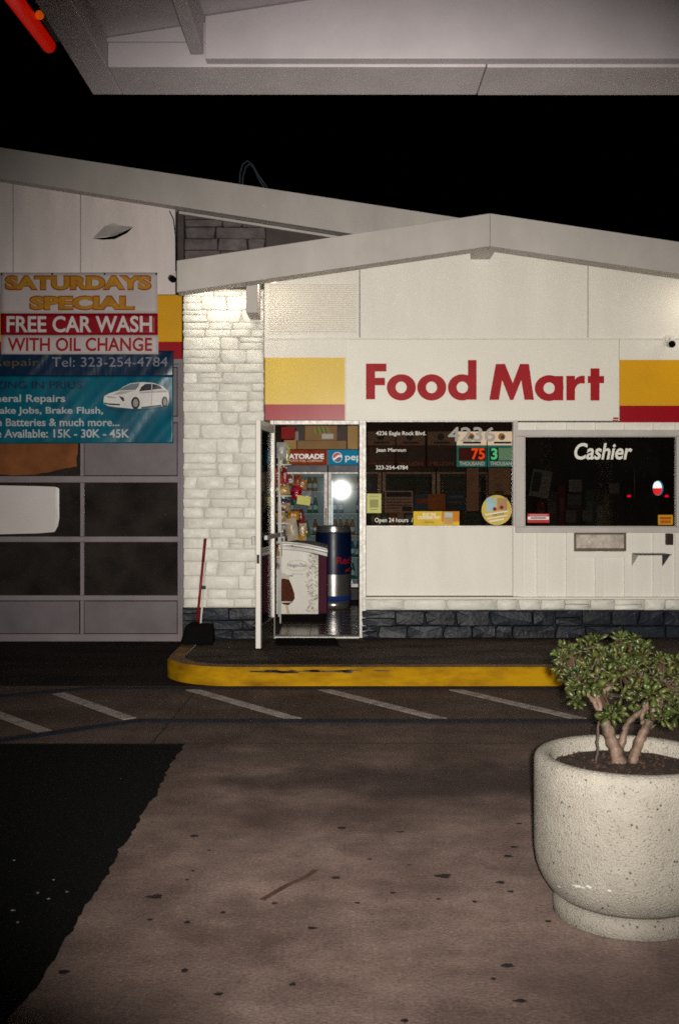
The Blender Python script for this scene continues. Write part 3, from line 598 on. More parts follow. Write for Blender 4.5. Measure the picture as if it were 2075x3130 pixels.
text('FREE CAR WASH', (22,966,466,1016), B1, mat('white_print', (.58,.53,.53), .4), b1, .022, off=.005, **k1)
text('WITH OIL CHANGE', (25,1032,466,1074), B1, mat('crimson_print', (.3,.01,.016), .4), b1, .022, off=.005, **k1)
for x in (5, 160, 320, 478): pbox('grommet', mBlack, x-2, 834, x+3, 840, B1-.008, .006, b1)

# ================================================================== FUEL CANOPY overhead
cn = thing('fuel_canopy', 'underside of the pale fuel canopy hanging over the forecourt', 'canopy', (1.6, 3, 0))
zc = 3.95; yo, yi = 6.5, 6.07; xo, xi = -1.48, -1.30; cr = 2.4
def cz_(x): return 4.113 + .155*(x-xi) if x < cr else 4.113 + .155*(2*cr-x-xi)
xs_ = WX(1470,6.3); box('perimeter_beam', mCan, xi, xs_-.003, yi, yo, zc, zc+.14, cn, .006); box('perimeter_beam', mCan, xs_+.003, 6.2, yi, yo, zc-.002, zc+.14, cn, .006); box('perimeter_beam', mCan, xo, xi-.002, -4, yo, zc+.001, zc+.14, cn, .006)
build('gable_end', MB().prism([(xi-.01,zc+.142),(6,zc+.142),(6,cz_(6)),(cr,cz_(cr)),(xi-.01,cz_(xi))], yi+.001, yi+.05), mCan, cn)
build('gable_fascia', MB().prism([(xo,zc+.142),(6.2,zc+.142),(6.2,cz_(6.2)+.3),(cr,cz_(cr)+.35),(xo,cz_(xo)+.3)], yo-.05, yo-.001), mCan, cn)
build('side_fascia', MB().box(xo,xo+.05,-4,yo-.051,zc+.142,zc+.45), mCan, cn); box('side_face', mCan, xi-.05, xi-.003, -4, yi, zc+.142, cz_(xi), cn)
build('ceiling', MB().add([(xi-.05,-4,cz_(xi)),(cr,-4,cz_(cr)),(cr,yi+.06,cz_(cr)),(xi-.05,yi+.06,cz_(xi))], [(0,3,2,1)]), mCan, cn)
build('ceiling', MB().add([(cr,-4,cz_(cr)),(6.2,-4,cz_(6.2)),(6.2,yi+.06,cz_(6.2)),(cr,yi+.06,cz_(cr))], [(0,3,2,1)]), mCan, cn)
lx = WX(628,5.99); zl = WZ(197,yi)
build('ledger', MB().prism([(lx,zl),(6,zl),(6,cz_(6)),(cr,cz_(cr)),(lx,cz_(lx))], yi-.085, yi-.001), mCan, cn, bevel=.004)
box('cross_beam', mCan, WX(585,6), WX(625,6), -4, 5.98, WZ(172,6), cz_(-.8)+.1, cn, .004)
box('column', mCan, 4.4, 4.65, 2.2, 2.45, 0, 4.6, cn, .01); box('column', mCan, 4.4, 4.65, -3, -2.75, 0, 4.6, cn, .01)
# red light tube beyond the canopy
rt = thing('red_light_tube', 'glowing red light bar in the black sky beside the canopy corner', 'light', W(165,165,9.5))
pE = [W(40,-110,6.2), W(95,50,7.6), W(158,155,9.5)]
p0, p1 = W(150,140,9.0), W(40,-10,7.2)
build('tube', MB().tube([p0+(p0-p1)*.0, p1, p1+(p1-p0)*1.2], .058, 14), mat('red_glow', (.5,.02,.0), .4, emit=1.0, ecol=(.24,.002,.0)), rt, True)
cc = W(122,46,7.9); build('end_lamp', MB().lathe([(.002,-.032),(.02,-.026),(.031,-.01),(.031,.01),(.02,.026),(.002,.032)], cc, 16), mat('orange_glow', (.5,.12,.01), .4, emit=1.0, ecol=(.36,.045,.002)), rt, True)
box('mount', mBlack, cc.x-.04, cc.x, cc.y+.07, cc.y+.6, cc.z+.05, cc.z+.09, rt)
# cable loops on the roof
cl = thing('roof_cable', 'thin looped cables standing on the garage roof against the sky', 'cable', W(770,565,12.2))
mCab = mat('grey_green_cable', (.035,.05,.055), .5)
for d, h in ((0,0),(9,10)):
    pts = [W(733+d,565,12.2), W(734+d,530+h,12.2), W(742+d,502+h,12.2), W(757+d*.6,491+h,12.2), W(772+d*.4,503+h,12.2), W(790,535+h,12.2), W(817-d,574,12.2)]
    build('cable', MB().tube(pts, .010, 6), mCab, cl, True)

# security cameras
def sec_cam(p, d, label, br):
    t = thing('security_camera', label, 'camera', p, 'security cameras on the walls'); d = Vector(d).normalized()
    build('camera_body', MB().tube([p-d*.06, p+d*.05, p+d*.052], [.034,.034,.03], 14), mWire if br else mBlack, t, True)
    build('lens', MB().tube([p+d*.051, p+d*.058], [.033,.033], 14), mRubber, t)
    build('bracket', MB().tube([p-d*.03+Vector((0,0,.03)), p+Vector((.03,.10,.07)), p+Vector((.04,.16,.075))], .012, 8), mWire, t, True)
    box('mount_plate', mWire, p.x+.0, p.x+.08, p.y+.165, p.y+.18, p.z+.04, p.z+.11, t)
sec_cam(W(2050,1052,D0-.19), (-.15,-1,-.12), 'small bullet camera on the shop gable above the right yellow panel', 1)
sec_cam(W(527,852,GD-.185), (.35,-1,-.35), 'small bullet camera on the garage wall beside the gable end', 0)
wr = thing('wall_cable', 'black cable hanging down the garage wall corner by the gable', 'cable', W(545,895,GD-.05))
build('cable', MB().tube([W(519,645,GD-.05), W(531,670,GD-.05), W(537,720,GD-.05), W(538,790,GD-.05), W(541,860,GD-.05), W(547,895,GD-.05)], .006, 6), mBlack, wr, True)

# ================================================================== THINGS ON THE SIDEWALK
mt = [(WX(843,10.36),10.36),(WX(1026,10.36),10.36),(WX(1037,9.9),9.9),(WX(843,9.9),9.9)]
setp(build('door_mat', MB().slab(mt, SZ-.001, SZ+.012), mRubber, bevel=.004), label='black rubber mat on the sidewalk before the open door', category='mat')
bd = 10.16
br = thing('broom', 'red handled broom leaning on the stone pillar in a dustpan', 'broom', (WX(600,bd), bd, SZ))
a, b = W(628,1646,10.27), W(601,1925,bd)
build('handle', MB().tube([b, a], .0125, 10), mat('red_broom_handle', (.2,.006,.006), .4), br, True)
build('grip', MB().tube([a, a+(a-b).normalized()*-.22], .0145, 10), mat('dark_red_grip', (.16,.006,.008), .5), br, True)
build('brush', MB().add([(b.x-.13,b.y-.03,SZ+.02),(b.x+.09,b.y-.03,SZ+.02),(b.x+.09,b.y+.03,SZ+.02),(b.x-.13,b.y+.03,SZ+.02),(b.x-.05,b.y-.015,SZ+.19),(b.x+.05,b.y-.015,SZ+.19),(b.x+.05,b.y+.015,SZ+.19),(b.x-.05,b.y+.015,SZ+.19)],
   [(3,2,1,0),(4,5,6,7),(0,1,5,4),(1,2,6,5),(2,3,7,6),(3,0,4,7)]), mRubber, br, bevel=.008)
dp = thing('dustpan', 'black upright dustpan with white handle standing against the pillar base', 'dustpan', (WX(610,bd), bd-.08, SZ))
X0, X1 = WX(556,bd-.1), WX(660,bd-.1); zt_ = SZ+.19
build('pan', MB().add([(X0,bd-.24,SZ+.004),(X1,bd-.24,SZ+.004),(X1-.01,bd-.02,SZ+.004),(X0+.02,bd-.02,SZ+.004),(X0+.05,bd-.20,zt_),(X1-.01,bd-.20,zt_-.02),(X1-.02,bd-.06,zt_),(X0+.06,bd-.06,zt_)],
   [(3,2,1,0),(4,5,6,7),(0,1,5,4),(1,2,6,5),(2,3,7,6),(3,0,4,7)]), mRubber, dp, bevel=.03, seg=3)
a, b = W(630,1718,10.25), W(614,1905,bd-.1)
build('handle', MB().tube([b, a], .0085, 10), mat('white_dustpan_handle', (.62,.6,.55), .4), dp, True)
c = a.lerp(b,.42); box('clip', mBlack, c.x-.02, c.x+.018, c.y-.02, c.y+.02, c.z-.016, c.z+.016, dp, .003)

# ================================================================== SHOP INTERIOR
fl_ = setp(box('floor', mRubber, px1-.1, XR, D0+.1, 15.2, SZ-.05, SZ-.004), kind='structure')
tm = None; ts = .31
for i in range(-3, 8):
    for j in range(9):
        x = i*ts+.02; y = D0+.11+j*ts
        if x < px1-.1: continue
        if tm is None:
            o = box('tile', mTile, x, x+ts-.006, y, y+ts-.006, SZ-.004, SZ+.001, fl_, .0015); tm = o.data
        else:
            o = bpy.data.objects.new('tile', tm); COL.objects.link(o); o.parent = fl_; o.location = Vector((x+(ts-.006)/2, y+(ts-.006)/2, SZ-.004))-wloc(fl_)
CD = 14.0
mCab_ = mat('cooler_inner_white', (.36,.40,.42), .7); mBand = mat('cooler_dark_band', (.045,.042,.055), .4)
def bottle_proto(name, c, m):
    pr = [(.001,0),(.03,.002),(.033,.02),(.033,.12),(.028,.145),(.014,.185),(.0125,.215),(.001,.216)]
    t = thing(name, None, 'bottle', c)
    build('bottle_body', MB().lathe([(r,z) for r,z in pr], c, 12, False), m, t, True)
    build('cap', MB().lathe([(.001,.214),(.0155,.214),(.0155,.232),(.001,.233)], c, 10, False), mWire, t)
    build('bottle_label', MB().lathe([(.0338,.05),(.0338,.105)], c, 12, False), mPaper, t, True)
    return t
def copy_tree(o, loc):
    r = o.copy(); COL.objects.link(r); r.location = loc
    for ch in o.children:
        q_ = ch.copy(); COL.objects.link(q_); q_.parent = r
    return r
mats_b = [mat('green_bottle_glass', (.02,.16,.09), .12), mat('dark_cola', (.02,.012,.01), .1), mat('clear_bottle', (.42,.47,.48), .12), mat('amber_drink', (.35,.12,.02), .15), mat('blue_drink', (.02,.12,.3), .15)]
protos = {}
def cooler(name, label, x0, x1, header, lit, seed, bottles=True, lab=''):
    t = thing(name, label, 'cooler', ((x0+x1)/2, CD, SZ)); rr = random.Random(seed); zt = 2.10
    box('cabinet_back', mCab_, x0, x1, CD+.62, CD+.66, SZ, zt, t); box('cabinet_side', mCab_, x0, x0+.03, CD+.03, CD+.62, SZ, zt, t); box('cabinet_side', mCab_, x1-.03, x1, CD+.03, CD+.62, SZ, zt, t)
    box('cabinet_top', mCab_, x0+.03, x1-.03, CD+.03, CD+.62, zt-.35, zt-.3, t); box('grille', mBlack, x0, x1, CD, CD+.6, SZ, SZ+.16, t, .01)
    hd = box('header_sign', header, x0+.006, x1-.006, CD-.03, CD+.02, WZ(1421,CD), zt, t, .006)
    box('header_band', mBand, x0, x1, CD-.015, CD+.03, WZ(1442,CD), WZ(1421.5,CD), t, .004)
    zb, zt2 = SZ+.17, WZ(1442.5,CD); d = .045
    dr = box('door_frame', mAlu, x0, x0+d, CD-.01, CD+.03, zb, zt2, t, .003); box('stile', mAlu, x1-d, x1, CD-.01, CD+.03, zb, zt2, dr, .003)
    box('rail', mAlu, x0+d, x1-d, CD-.01, CD+.03, zt2-d*.6, zt2, dr, .003); box('rail', mAlu, x0+d, x1-d, CD-.01, CD+.03, zb, zb+d, dr, .003)
    box('glass', gCool, x0+d, x1-d, CD+.005, CD+.012, zb+d, zt2-d*.6, dr); build('handle', MB().tube([(x1-d*.5,CD-.04,1.0),(x1-d*.5,CD-.04,1.35)], .01, 8), mAlu, dr, True)
    for k in range(5):
        z = .42+k*.285; box('shelf', mWire, x0+.035, x1-.035, CD+.06, CD+.55, z-.008, z, t)
    if lit:
        build('lamp_tube', MB().tube([(x0+.05,CD+.05,.45),(x0+.05,CD+.05,1.7)], .012, 8), mat('cooler_tube', (.8,.95,1), .4, emit=lit), t, True)
    if bottles:
        for k in range(5):
            z = .42+k*.285; nth = 0; c = rr.randrange(5); nb = int((x1-x0-.12)/.076)
            for i in range(nb):
                if rr.random() < .1: continue
                if rr.random() < .35: c = rr.randrange(5)
                p = Vector((x0+.09+i*.076+rr.uniform(-.004,.004), CD+.12+rr.uniform(0,.02), z))
                if c not in protos: o = protos[c] = bottle_proto('bottle', p, mats_b[c])
                else: o = copy_tree(protos[c], p)
                tier = ('lowest','second lowest','middle','second highest','highest')[k]; kn = ('green','dark cola','clear','amber','blue')[c]
                o['label'] = kn+' bottle, '+ORD[nth]+' from the left on the '+tier+' shelf of the '+lab; o['group'] = 'bottles in the '+lab; nth += 1
    return t, hd
mGat = mat('red_header', (.22,.012,.006), .6, c2=(.34,.06,.008), scale=6, spec=.1, emit=.03, ecol=(.5,.05,.01)); mPep = mat('blue_header', (.002,.17,.34), .6, c2=(.005,.25,.42), scale=3, spec=.1, emit=.12, ecol=(.0,.3,.55))
xm = WX(1002,CD)
g1, h1 = cooler('glass_door_cooler', 'glass door drinks cooler with red header sign, left of the blue one', WX(852,CD), xm-.004, mGat, .9, 3, True, 'red-header cooler')
g2, h2 = cooler('glass_door_cooler', 'glass door drinks cooler with blue header sign seen through the doorway', xm+.004, WX(1165,CD), mPep, .9, 4, True, 'blue-header cooler')
mHdK = mat('dark_header', (.02,.015,.02), .4)
cooler('glass_door_cooler', 'dark glass door cooler behind the shop window, next to the blue one', WX(1168,CD), WX(1330,CD), mHdK, 0, 5, False)
cooler('glass_door_cooler', 'dark glass door cooler deep behind the middle of the shop window', WX(1334,CD), WX(1496,CD), mHdK, 0, 6, False)
mHW = mat('header_white', (.75,.73,.7), .4, emit=.25)
text('GATORADE', (867,1387,990,1403), CD-.03, mHW, h1, .045, off=.004); text('SPORTS FUEL COMPANY', (878,1405,988,1412), CD-.03, mat('header_cream', (.7,.5,.3), .4, emit=.1), h1, .02, off=.004)
text('pepsi', (1055,1388,1125,1413), CD-.03, mHW, h2, .012, off=.004)
lc = W(1031,1398,CD); lr = .064; yy = CD-.033
build('logo', MB().disc(lc.x, lc.z, lr, lr*1.05, yy-.001, yy+.004), mHW, h2)
def wave(t0): return [(lc.x+lr*.9*t, lc.z+t0+lr*.22*math.sin(t*2.6+.6)+lr*.18*t) for t in [i/8-1 for i in range(17)]]
up = [(x,z) for x,z in wave(.012) if (x-lc.x)**2+(z-lc.z)**2 < (lr*.92)**2]; lo_ = [(x,z) for x,z in wave(-.016) if (x-lc.x)**2+(z-lc.z)**2 < (lr*.92)**2]
def arc(p, q_, cw):
    a0 = math.atan2(p[1]-lc.z,p[0]-lc.x); a1 = math.atan2(q_[1]-lc.z,q_[0]-lc.x)
    while a1 < a0: a1 += 2*math.pi
    return [(lc.x+lr*.9*math.cos(a0+(a1-a0)*i/14), lc.z+lr*.94*math.sin(a0+(a1-a0)*i/14)) for i in range(15)]
build('logo_red', MB().prism(up+arc(up[-1],up[0],0), yy-.003, yy+.002), mat('logo_red_print', (.5,.01,.03), .4, emit=.12), h2)
build('logo_blue', MB().prism(lo_[::-1]+arc(lo_[0],lo_[-1],0), yy-.003, yy+.002), mat('logo_blue_print', (.005,.05,.22), .4), h2)
# boxes on top of the coolers
zc_ = 2.10
def carton(label, px0, py0, px1, py1, D, dep, m, rot=0, tape=True, name='cardboard_box'):
    x0, x1, z0, z1 = WX(px0,D), WX(px1,D), WZ(py1,D), WZ(py0,D); t = thing(name, label, 'box', ((x0+x1)/2, D+dep/2, z0))
    box('carton', m, x0, x1, D, D+dep, z0, z1, t, .004)
    if tape: box('flap', m, x0+.004, (x0+x1)/2-.003, D-.003, D+.001, z0+(z1-z0)*.72, z1-.004, t, .001); box('flap', m, (x0+x1)/2+.003, x1-.004, D-.003, D+.001, z0+(z1-z0)*.72, z1-.004, t, .001)
    t.rotation_euler = (0,0,rot); return t
carton('long flat brown carton lying on top of the red header cooler', 908, 1347, 1058, 1373, 13.98, .35, mCard)
bb = carton('brown carton printed with green bananas, on the long flat carton', 932, 1298, 1030, 1346.5, 14.02, .3, mCard, tape=False)
for i in range(7):
    x = WX(958+i*6.5,14.0); z = WZ(1302+R.uniform(0,4),14.0); build('banana_print', MB().prism([(x,z),(x+.02,z-.01),(x+.045,z-.07),(x+.03,z-.1),(x+.012,z-.06)], 14.014, 14.021), cm((.16,.2,.03) if i % 2 else (.3,.3,.1)), bb)
pbox('box_label', mPaper, 984, 1326, 1019, 1341, 14.013, .006, bb)
carton('tall pale carton at the right on top of the blue header cooler', 1062, 1296, 1112, 1373, 13.96, .3, mCard2)
carton('red and white carton leaning top left above the red header cooler', 848, 1304, 902, 1342, 13.9, .25, cm((.32,.02,.02)))
carton('small brown carton standing behind the snack rack on the red header cooler', 868, 1345, 906, 1373, 13.95, .2, mCard2)
carton('narrow grey carton standing on end beside the banana carton', 899, 1318, 913, 1346.5, 13.97, .1, cm((.3,.28,.27)), tape=False)
# ice cream freezer
fz = thing('ice_cream_freezer', 'white ice cream chest freezer with curved chrome lid inside the doorway', 'freezer', (WX(930,11.7), 11.9, SZ))
FZ = 11.66
def fx(p): return WX(p,FZ)
def fzz(p): return WZ(p,FZ)
mFzW = mat('freezer_white', (.66,.63,.57), .35, var=.03)
top = [(1655,845),(1655,880),(1659,920),(1667,960),(1680,995),(1690,1003)]
prof = lambda dy, x0, x1: [(fx(x0),fzz(0))]
def lidpoly(a, b, x0=845, x1=1001):
    u = []; n = 14
    for i in range(n+1):
        x = x0+(x1-x0)*i/n; t = (x-845)/156; u.append((fx(x), fzz(1654+22*t*t+a)))
    l = []
    for i in range(n+1):
        x = x0+(x1-x0)*i/n; t = (x-845)/156; l.append((fx(x), fzz(1654+22*t*t+b)))
    return u+l[::-1]
build('cabinet', MB().prism([(fx(845),fzz(1877)),(fx(973),fzz(1877)),(fx(973),fzz(1698)),(fx(930),fzz(1685)),(fx(845),fzz(1678))], FZ, FZ+.75), mFzW, fz, bevel=.004)
build('side_panel', MB().prism([(fx(973.5),fzz(1877)),(fx(1000),fzz(1877)),(fx(1000),fzz(1698)),(fx(973.5),fzz(1698))], FZ+.012, FZ+.75), mat('maroon_panel', (.06,.008,.022), .6, spec=.1), fz, bevel=.012)
build('lid_frame', MB().prism(lidpoly(14,26), FZ-.012, FZ+.76), mChrome, fz, bevel=.006); build('lid_frame', MB().prism(lidpoly(7,13), FZ-.002, FZ+.74), mat('grey_gasket', (.2,.19,.18), .4, m=.5), fz)
build('lid_frame', MB().prism(lidpoly(0,6.5), FZ-.012, FZ+.76), mChrome, fz, bevel=.005)
box('plinth', mRubber, fx(850), fx(996), FZ+.05, FZ+.7, SZ, fzz(1877), fz)
text('H\u00e4agen-Dazs', (880,1722,938,1736), FZ, mTxtK, fz, .004, off=.003)
text('SINCE 1960', (893,1753,926,1757), FZ, mTxtG, fz, .004, off=.003)
for a in (0, 1):
    c = W(908,1729,FZ); build('logo_ring', MB().ring((c.x,c.z,c.x,c.z), (.123-.012*a,.062-.008*a), (.121-.012*a,.060-.008*a), FZ-.002, FZ), mat('gold_line', (.33,.25,.1), .4), fz)
build('picture', MB().prism([(fx(x),fzz(y)) for x,y in [(858,1772),(866,1768),(884,1772),(892,1790),(900,1815),(901,1830),(893,1840),(882,1850),(868,1848),(858,1842)]], FZ-.003, FZ), mat('chocolate_print', (.05,.014,.008), .8, c2=(.11,.035,.015), scale=60, spec=.05), fz)
build('picture', MB().prism([(fx(x),fzz(y)) for x,y in [(858,1748),(872,1754),(884,1764),(884,1772),(866,1768),(858,1772)]], FZ-.0028, FZ), mat('cream_print', (.5,.42,.33), .4), fz)
build('picture', MB().prism([(fx(x),fzz(y)) for x,y in [(872,1850),(880,1850),(886,1877),(878,1877)]], FZ-.0028, FZ), mat('stick_print', (.5,.38,.22), .5), fz)
mb = MB(); rr = random.Random(2)                    # petal pattern printed on the right of the front
for i in range(230):
    py = rr.uniform(1692,1875); x0_ = 940+6*math.sin((py-1690)/18)-abs(py-1780)*.02; px = rr.uniform(x0_, 970)
    a = rr.choice([.6,-.6,1.1,-1.1])+rr.uniform(-.3,.3)+math.pi/2; Lh = .016; c = Vector((fx(px),fzz(py))); d = Vector((math.cos(a),math.sin(a)))*Lh; n_ = Vector((-d.y,d.x))*.09
    mb.add([(c.x-d.x-n_.x,FZ-.002,c.y-d.y-n_.y),(c.x+d.x-n_.x,FZ-.002,c.y+d.y-n_.y),(c.x+d.x+n_.x,FZ-.002,c.y+d.y+n_.y),(c.x-d.x+n_.x,FZ-.002,c.y-d.y+n_.y)], [(0,1,2,3)])
build('petal_print', mb, mat('olive_print', (.2,.15,.06), .5), fz, kind='stuff')
# can-shaped cooler
RD = 13.05; cx_ = WX(1019,RD); cc_ = (cx_, RD+.02, SZ)
cb = thing('can_cooler', 'large drink-can shaped cooler, dark blue and silver, behind the freezer', 'cooler', cc_)
mNavy = mat('navy_can', (.003,.008,.035), .35, spec=.35); mSil = mat('silver_can', (.5,.48,.46), .25, m=.9, var=.1)
r_ = .215
build('base', MB().lathe([(.17,.0),(.19,.02),(r_*.95,.10)], cc_, 32), mSil, cb, True); build('band', MB().lathe([(r_*.95,.10),(r_,.12),(r_,.165)], cc_, 32, False), cm((.01,.03,.16)), cb, True)
build('lower_body', MB().lathe([(r_,.165),(r_,.42)], cc_, 32, False), mSil, cb, True); build('upper_body', MB().lathe([(r_,.42),(r_,.9),(r_*.985,.92)], cc_, 32, False), mNavy, cb, True)
build('lid', MB().lathe([(r_*.985,.92),(r_*.99,.935),(r_*.93,.975),(r_*.95,.985),(r_*.93,1.0),(r_*.85,.99)], cc_, 32), mSil, cb, True)
vs, fs_ = text_mesh('Red Bull', .02)
w_ = max(v.x for v in vs); mb = MB(); o_ = []
for v in vs: a = math.radians(-83)+v.x/w_*math.radians(125); rr_ = r_+.002; o_.append((cc_[0]+rr_*math.cos(a), cc_[1]+rr_*math.sin(a), .70+v.y*.115))
build('lettering', mb.add(o_, fs_), mat('can_red_print', (.3,.01,.015), .4), cb)
vs = []
for x, z in [(0,0),(.3,.25),(.7,.3),(1,.6),(1.2,.55),(1.1,.2),(.9,-.1),(.8,-.5),(.6,-.1),(.3,-.15),(.1,-.5)]:
    a = math.radians(-50)+x*math.radians(24); vs.append((cc_[0]+(r_+.002)*math.cos(a), cc_[1]+(r_+.002)*math.sin(a), .62+z*.06))
build('emblem', MB().add(vs, [tuple(range(len(vs)))]), bpy.data.materials['can_red_print'], cb)
# snack rack with bags
rk = thing('snack_rack', 'white wire snack rack just inside the open door', 'rack', (WX(865,11.3), 11.35, SZ))
RK = 11.25
for px in (853, 868):
    build('post', MB().tube([W(px,1885,RK) if px == 853 else W(px,1690,RK+.45), W(px,1395,RK) if px == 853 else W(px,1395,RK+.45)], .011, 8), mWire, rk, True)
build('post', MB().tube([W(844,1500,RK-.1), W(848,1492,RK-.1), W(855,1505,RK-.1), W(858,1560,RK-.1), W(857,1905,RK-.1)], .009, 8), mWire, rk, True)
for py in (1420, 1516, 1600, 1668, 1760, 1840): build('shelf_edge', MB().tube([W(846,py,RK), W(886,py,RK+.03), W(896,py,RK+.5)], .008, 6), mWire, rk, True)
def bag(px0, py0, px1, py1, D, c, label, tilt=0, group='snack bags on the wire rack', r=.22):
    x0, x1, z0, z1 = WX(px0,D), WX(px1,D), WZ(py1,D), WZ(py0,D); w, h = x1-x0, z1-z0; rr = random.Random(px0*31+py0)
    t = thing('snack_bag', label, 'snack bag', ((x0+x1)/2, D, z0), group); vs = []; fs = []; nx, ny = 7, 9
    for side in (-1, 1):
        for j in range(ny):
            for i in range(nx):
                u, v = i/(nx-1), j/(ny-1); th = .28*min(w,h)*(math.sin(math.pi*u)*math.sin(math.pi*v))**.6+.003
                vs.append((x0+w*u+.02*w*rr.uniform(-1,1), D+side*th*(1+rr.uniform(-.25,.25)), z0+h*v))
    for s in (0, 1):
        for j in range(ny-1):
            for i in range(nx-1): a = s*nx*ny+j*nx+i; q4 = (a,a+1,a+nx+1,a+nx); fs.append(q4 if s == 0 else q4[::-1])
    o = build('packet', MB().add(vs, fs), mat('foil_packet', c, r, scale=16, c2=rr.choice([(.4,.38,.34),(.42,.28,.03),(.1,.01,.01),(.03,.03,.03),[x*.3 for x in c]]), thr=(.47,.58), bump=.7, bscale=40, spec=.8), t, True)
    if rr.random() < .3: box('packet_label', cm([min(.7,x*.6+.25) for x in c]), x0+w*.28, x1-w*.28, D-.30*min(w,h)-.006, D-.30*min(w,h)-.004, z0+h*.45, z0+h*.68, t)
    for ch in t.children: ch.rotation_euler = (0, tilt, 0)
    return t
S = [(846,1352,876,1400,11.5,(.35,.34,.33),'clear crinkled snack bag at the top of the wire rack'),(866,1360,884,1420,11.6,(.45,.42,.12),'yellow green snack bag hanging at the top of the rack'),
 (846,1400,862,1440,11.4,(.32,.16,.03),'golden snack bag hanging under the clear bag at the rack top'),(846,1432,868,1492,11.35,(.38,.09,.03),'orange labelled snack bag on the upper left of the rack'),
 (864,1428,880,1480,11.45,(.3,.02,.03),'narrow red snack bag beside the orange labelled one'),(880,1450,902,1486,11.6,(.14,.04,.02),'dark brown snack bag with white stripe on the rack'),
 (898,1452,918,1488,11.65,(.3,.07,.02),'rust red snack bag behind the dark brown one'),(912,1466,936,1496,11.75,(.3,.16,.05),'tan snack bag sticking out farthest right of the rack top'),
 (848,1486,888,1514,11.3,(.36,.22,.10),'bag of tan nuts lying above the upper shelf edge'),(886,1486,918,1526,11.55,(.36,.01,.03),'bright red snack bag in the middle of the rack'),
 (846,1524,880,1556,11.3,(.05,.04,.09),'dark blue snack bag below the upper shelf edge'),(846,1536,886,1562,11.28,(.34,.23,.13),'bag of pale tan snacks under the dark blue bag'),
 (880,1562,914,1588,11.45,(.45,.2,.01),'orange yellow packet above the beige packet on the rack'),(880,1584,914,1652,11.4,(.42,.32,.2),'tall beige printed packet low on the wire rack'),
 (912,1556,934,1600,11.6,(.16,.02,.02),'dark red snack bag right of the orange yellow packet'),(914,1600,936,1652,11.55,(.38,.2,.02),'golden snack bag at the lower right of the rack'),
 (848,1566,876,1596,11.3,(.3,.17,.1),'brown snack bag left of the orange yellow packet'),(852,1600,878,1640,11.3,(.09,.06,.05),'black snack bag left of the beige packet'),
 (924,1500,956,1540,11.9,(.2,.2,.24),'silver grey snack bag hanging right behind the price card'),(930,1590,950,1640,11.8,(.02,.09,.05),'dark green snack bag low at the right of the rack'),
 (846,1660,862,1700,11.2,(.33,.2,.1),'tan snack bag low on the left of the rack by the freezer'),(846,1704,860,1740,11.2,(.2,.12,.1),'dull brown snack bag lowest on the rack by the freezer')]
for i, s_ in enumerate(S): bag(*s_, tilt=R.uniform(-.2,.2))
pc = setp(pbox('price_card', cm((.5,.47,.13), .5), 906, 1516, 947, 1543, 11.3, .002), label='tilted yellow price card fixed to the front of the snack rack', category='card'); pc.rotation_euler = (0,.14,0)

# ---- behind the shop window: jackpot boards, posters, stickers
LD = D0+.10
def jackpot(label, px0, px1, lit, word, num, col):
    t = thing('lottery_display', label, 'lottery display', W((px0+px1)/2,1428,LD), 'jackpot boards inside the shop window')
    e = 1.0 if lit else 0
    top_ = mat('board_top', (.55,.5,.44) if lit else (.3,.26,.24), .5, emit=2.0*e, ecol=(.8,.76,.64)); body = mat('board_body', (.02,.16,.17) if lit else (.10,.015,.015), .5, emit=.8*e, ecol=(.02,.35,.36))
    box('cabinet', mBlack, WX(px0,LD), WX(px1,LD), LD+.002, LD+.05, WZ(1427,LD), WZ(1318,LD), t)
    pbox('top_panel', top_, px0+1, 1319, px1-1, 1361, LD-.002, .004, t); pbox('body_panel', body, px0+1, 1361.5, px1-1, 1427, LD-.002, .004, t)
    pbox('screen', mat('screen_black', (.01,.004,.004), .4, emit=.12*e, ecol=(.6,.02,.01) if col[0] > .5 else (.02,.3,.15)), px0+7, 1368, px1-3, 1408, LD-.004, .003, t)
    text(word, (px0+9,1411,px1-7,1423), LD-.002, mat('board_word', (.6,.6,.58) if lit else (.3,.2,.18), .5, emit=1.4*e), t, .02)
    c = W((px0+px1)/2-2, 1335, LD)
    build('emblem', MB().disc(c.x, c.z, .035, .035, LD-.006, LD-.003), mat('emblem_orange', (.5,.25,.02) if lit else (.05,.04,.05), .5, emit=1.2*e), t); build('emblem', MB().disc(c.x+.008, c.z-.004, .02, .02, LD-.008, LD-.005), mat('emblem_blue', (.02,.15,.35) if lit else (.03,.03,.05), .5, emit=1.0*e), t)
    pbox('title_bar', mat('title_print', (.03,.15,.35) if lit else (.05,.04,.06), .5), px0+20, 1350, px1-18, 1356, LD-.004, .002, t)
    if num: text(num[0], num[1], LD-.004, mat('led_digits', col, .5, emit=1.7, ecol=col), t, .03)
    return t
jackpot('unlit million jackpot board farthest left behind the window, under the street address', 1122, 1208, 0, 'MILLION', None, (1,0,0))
jackpot('unlit million jackpot board second from the left behind the window', 1210, 1299, 0, 'MILLION', None, (1,0,0))
jackpot('unlit million jackpot board next to the lit red one behind the window', 1305, 1392, 0, 'MILLION', None, (1,0,0))
jackpot('lit jackpot board showing 75 thousand in red behind the window', 1394, 1487, 1, 'THOUSAND', ('75',(1440,1370,1481,1405)), (1,.1,.01))
j5 = jackpot('lit jackpot board showing 3 in green at the window edge', 1488.5, 1580, 1, 'THOUSAND', ('3',(1500,1370,1519,1405)), (.12,.8,.4))
pbox('screen_glare', mat('green_screen', (.2,.5,.35), .4, emit=.55, ecol=(.35,.75,.55)), 1523, 1369, 1576, 1407, LD-.0065, .002, j5)
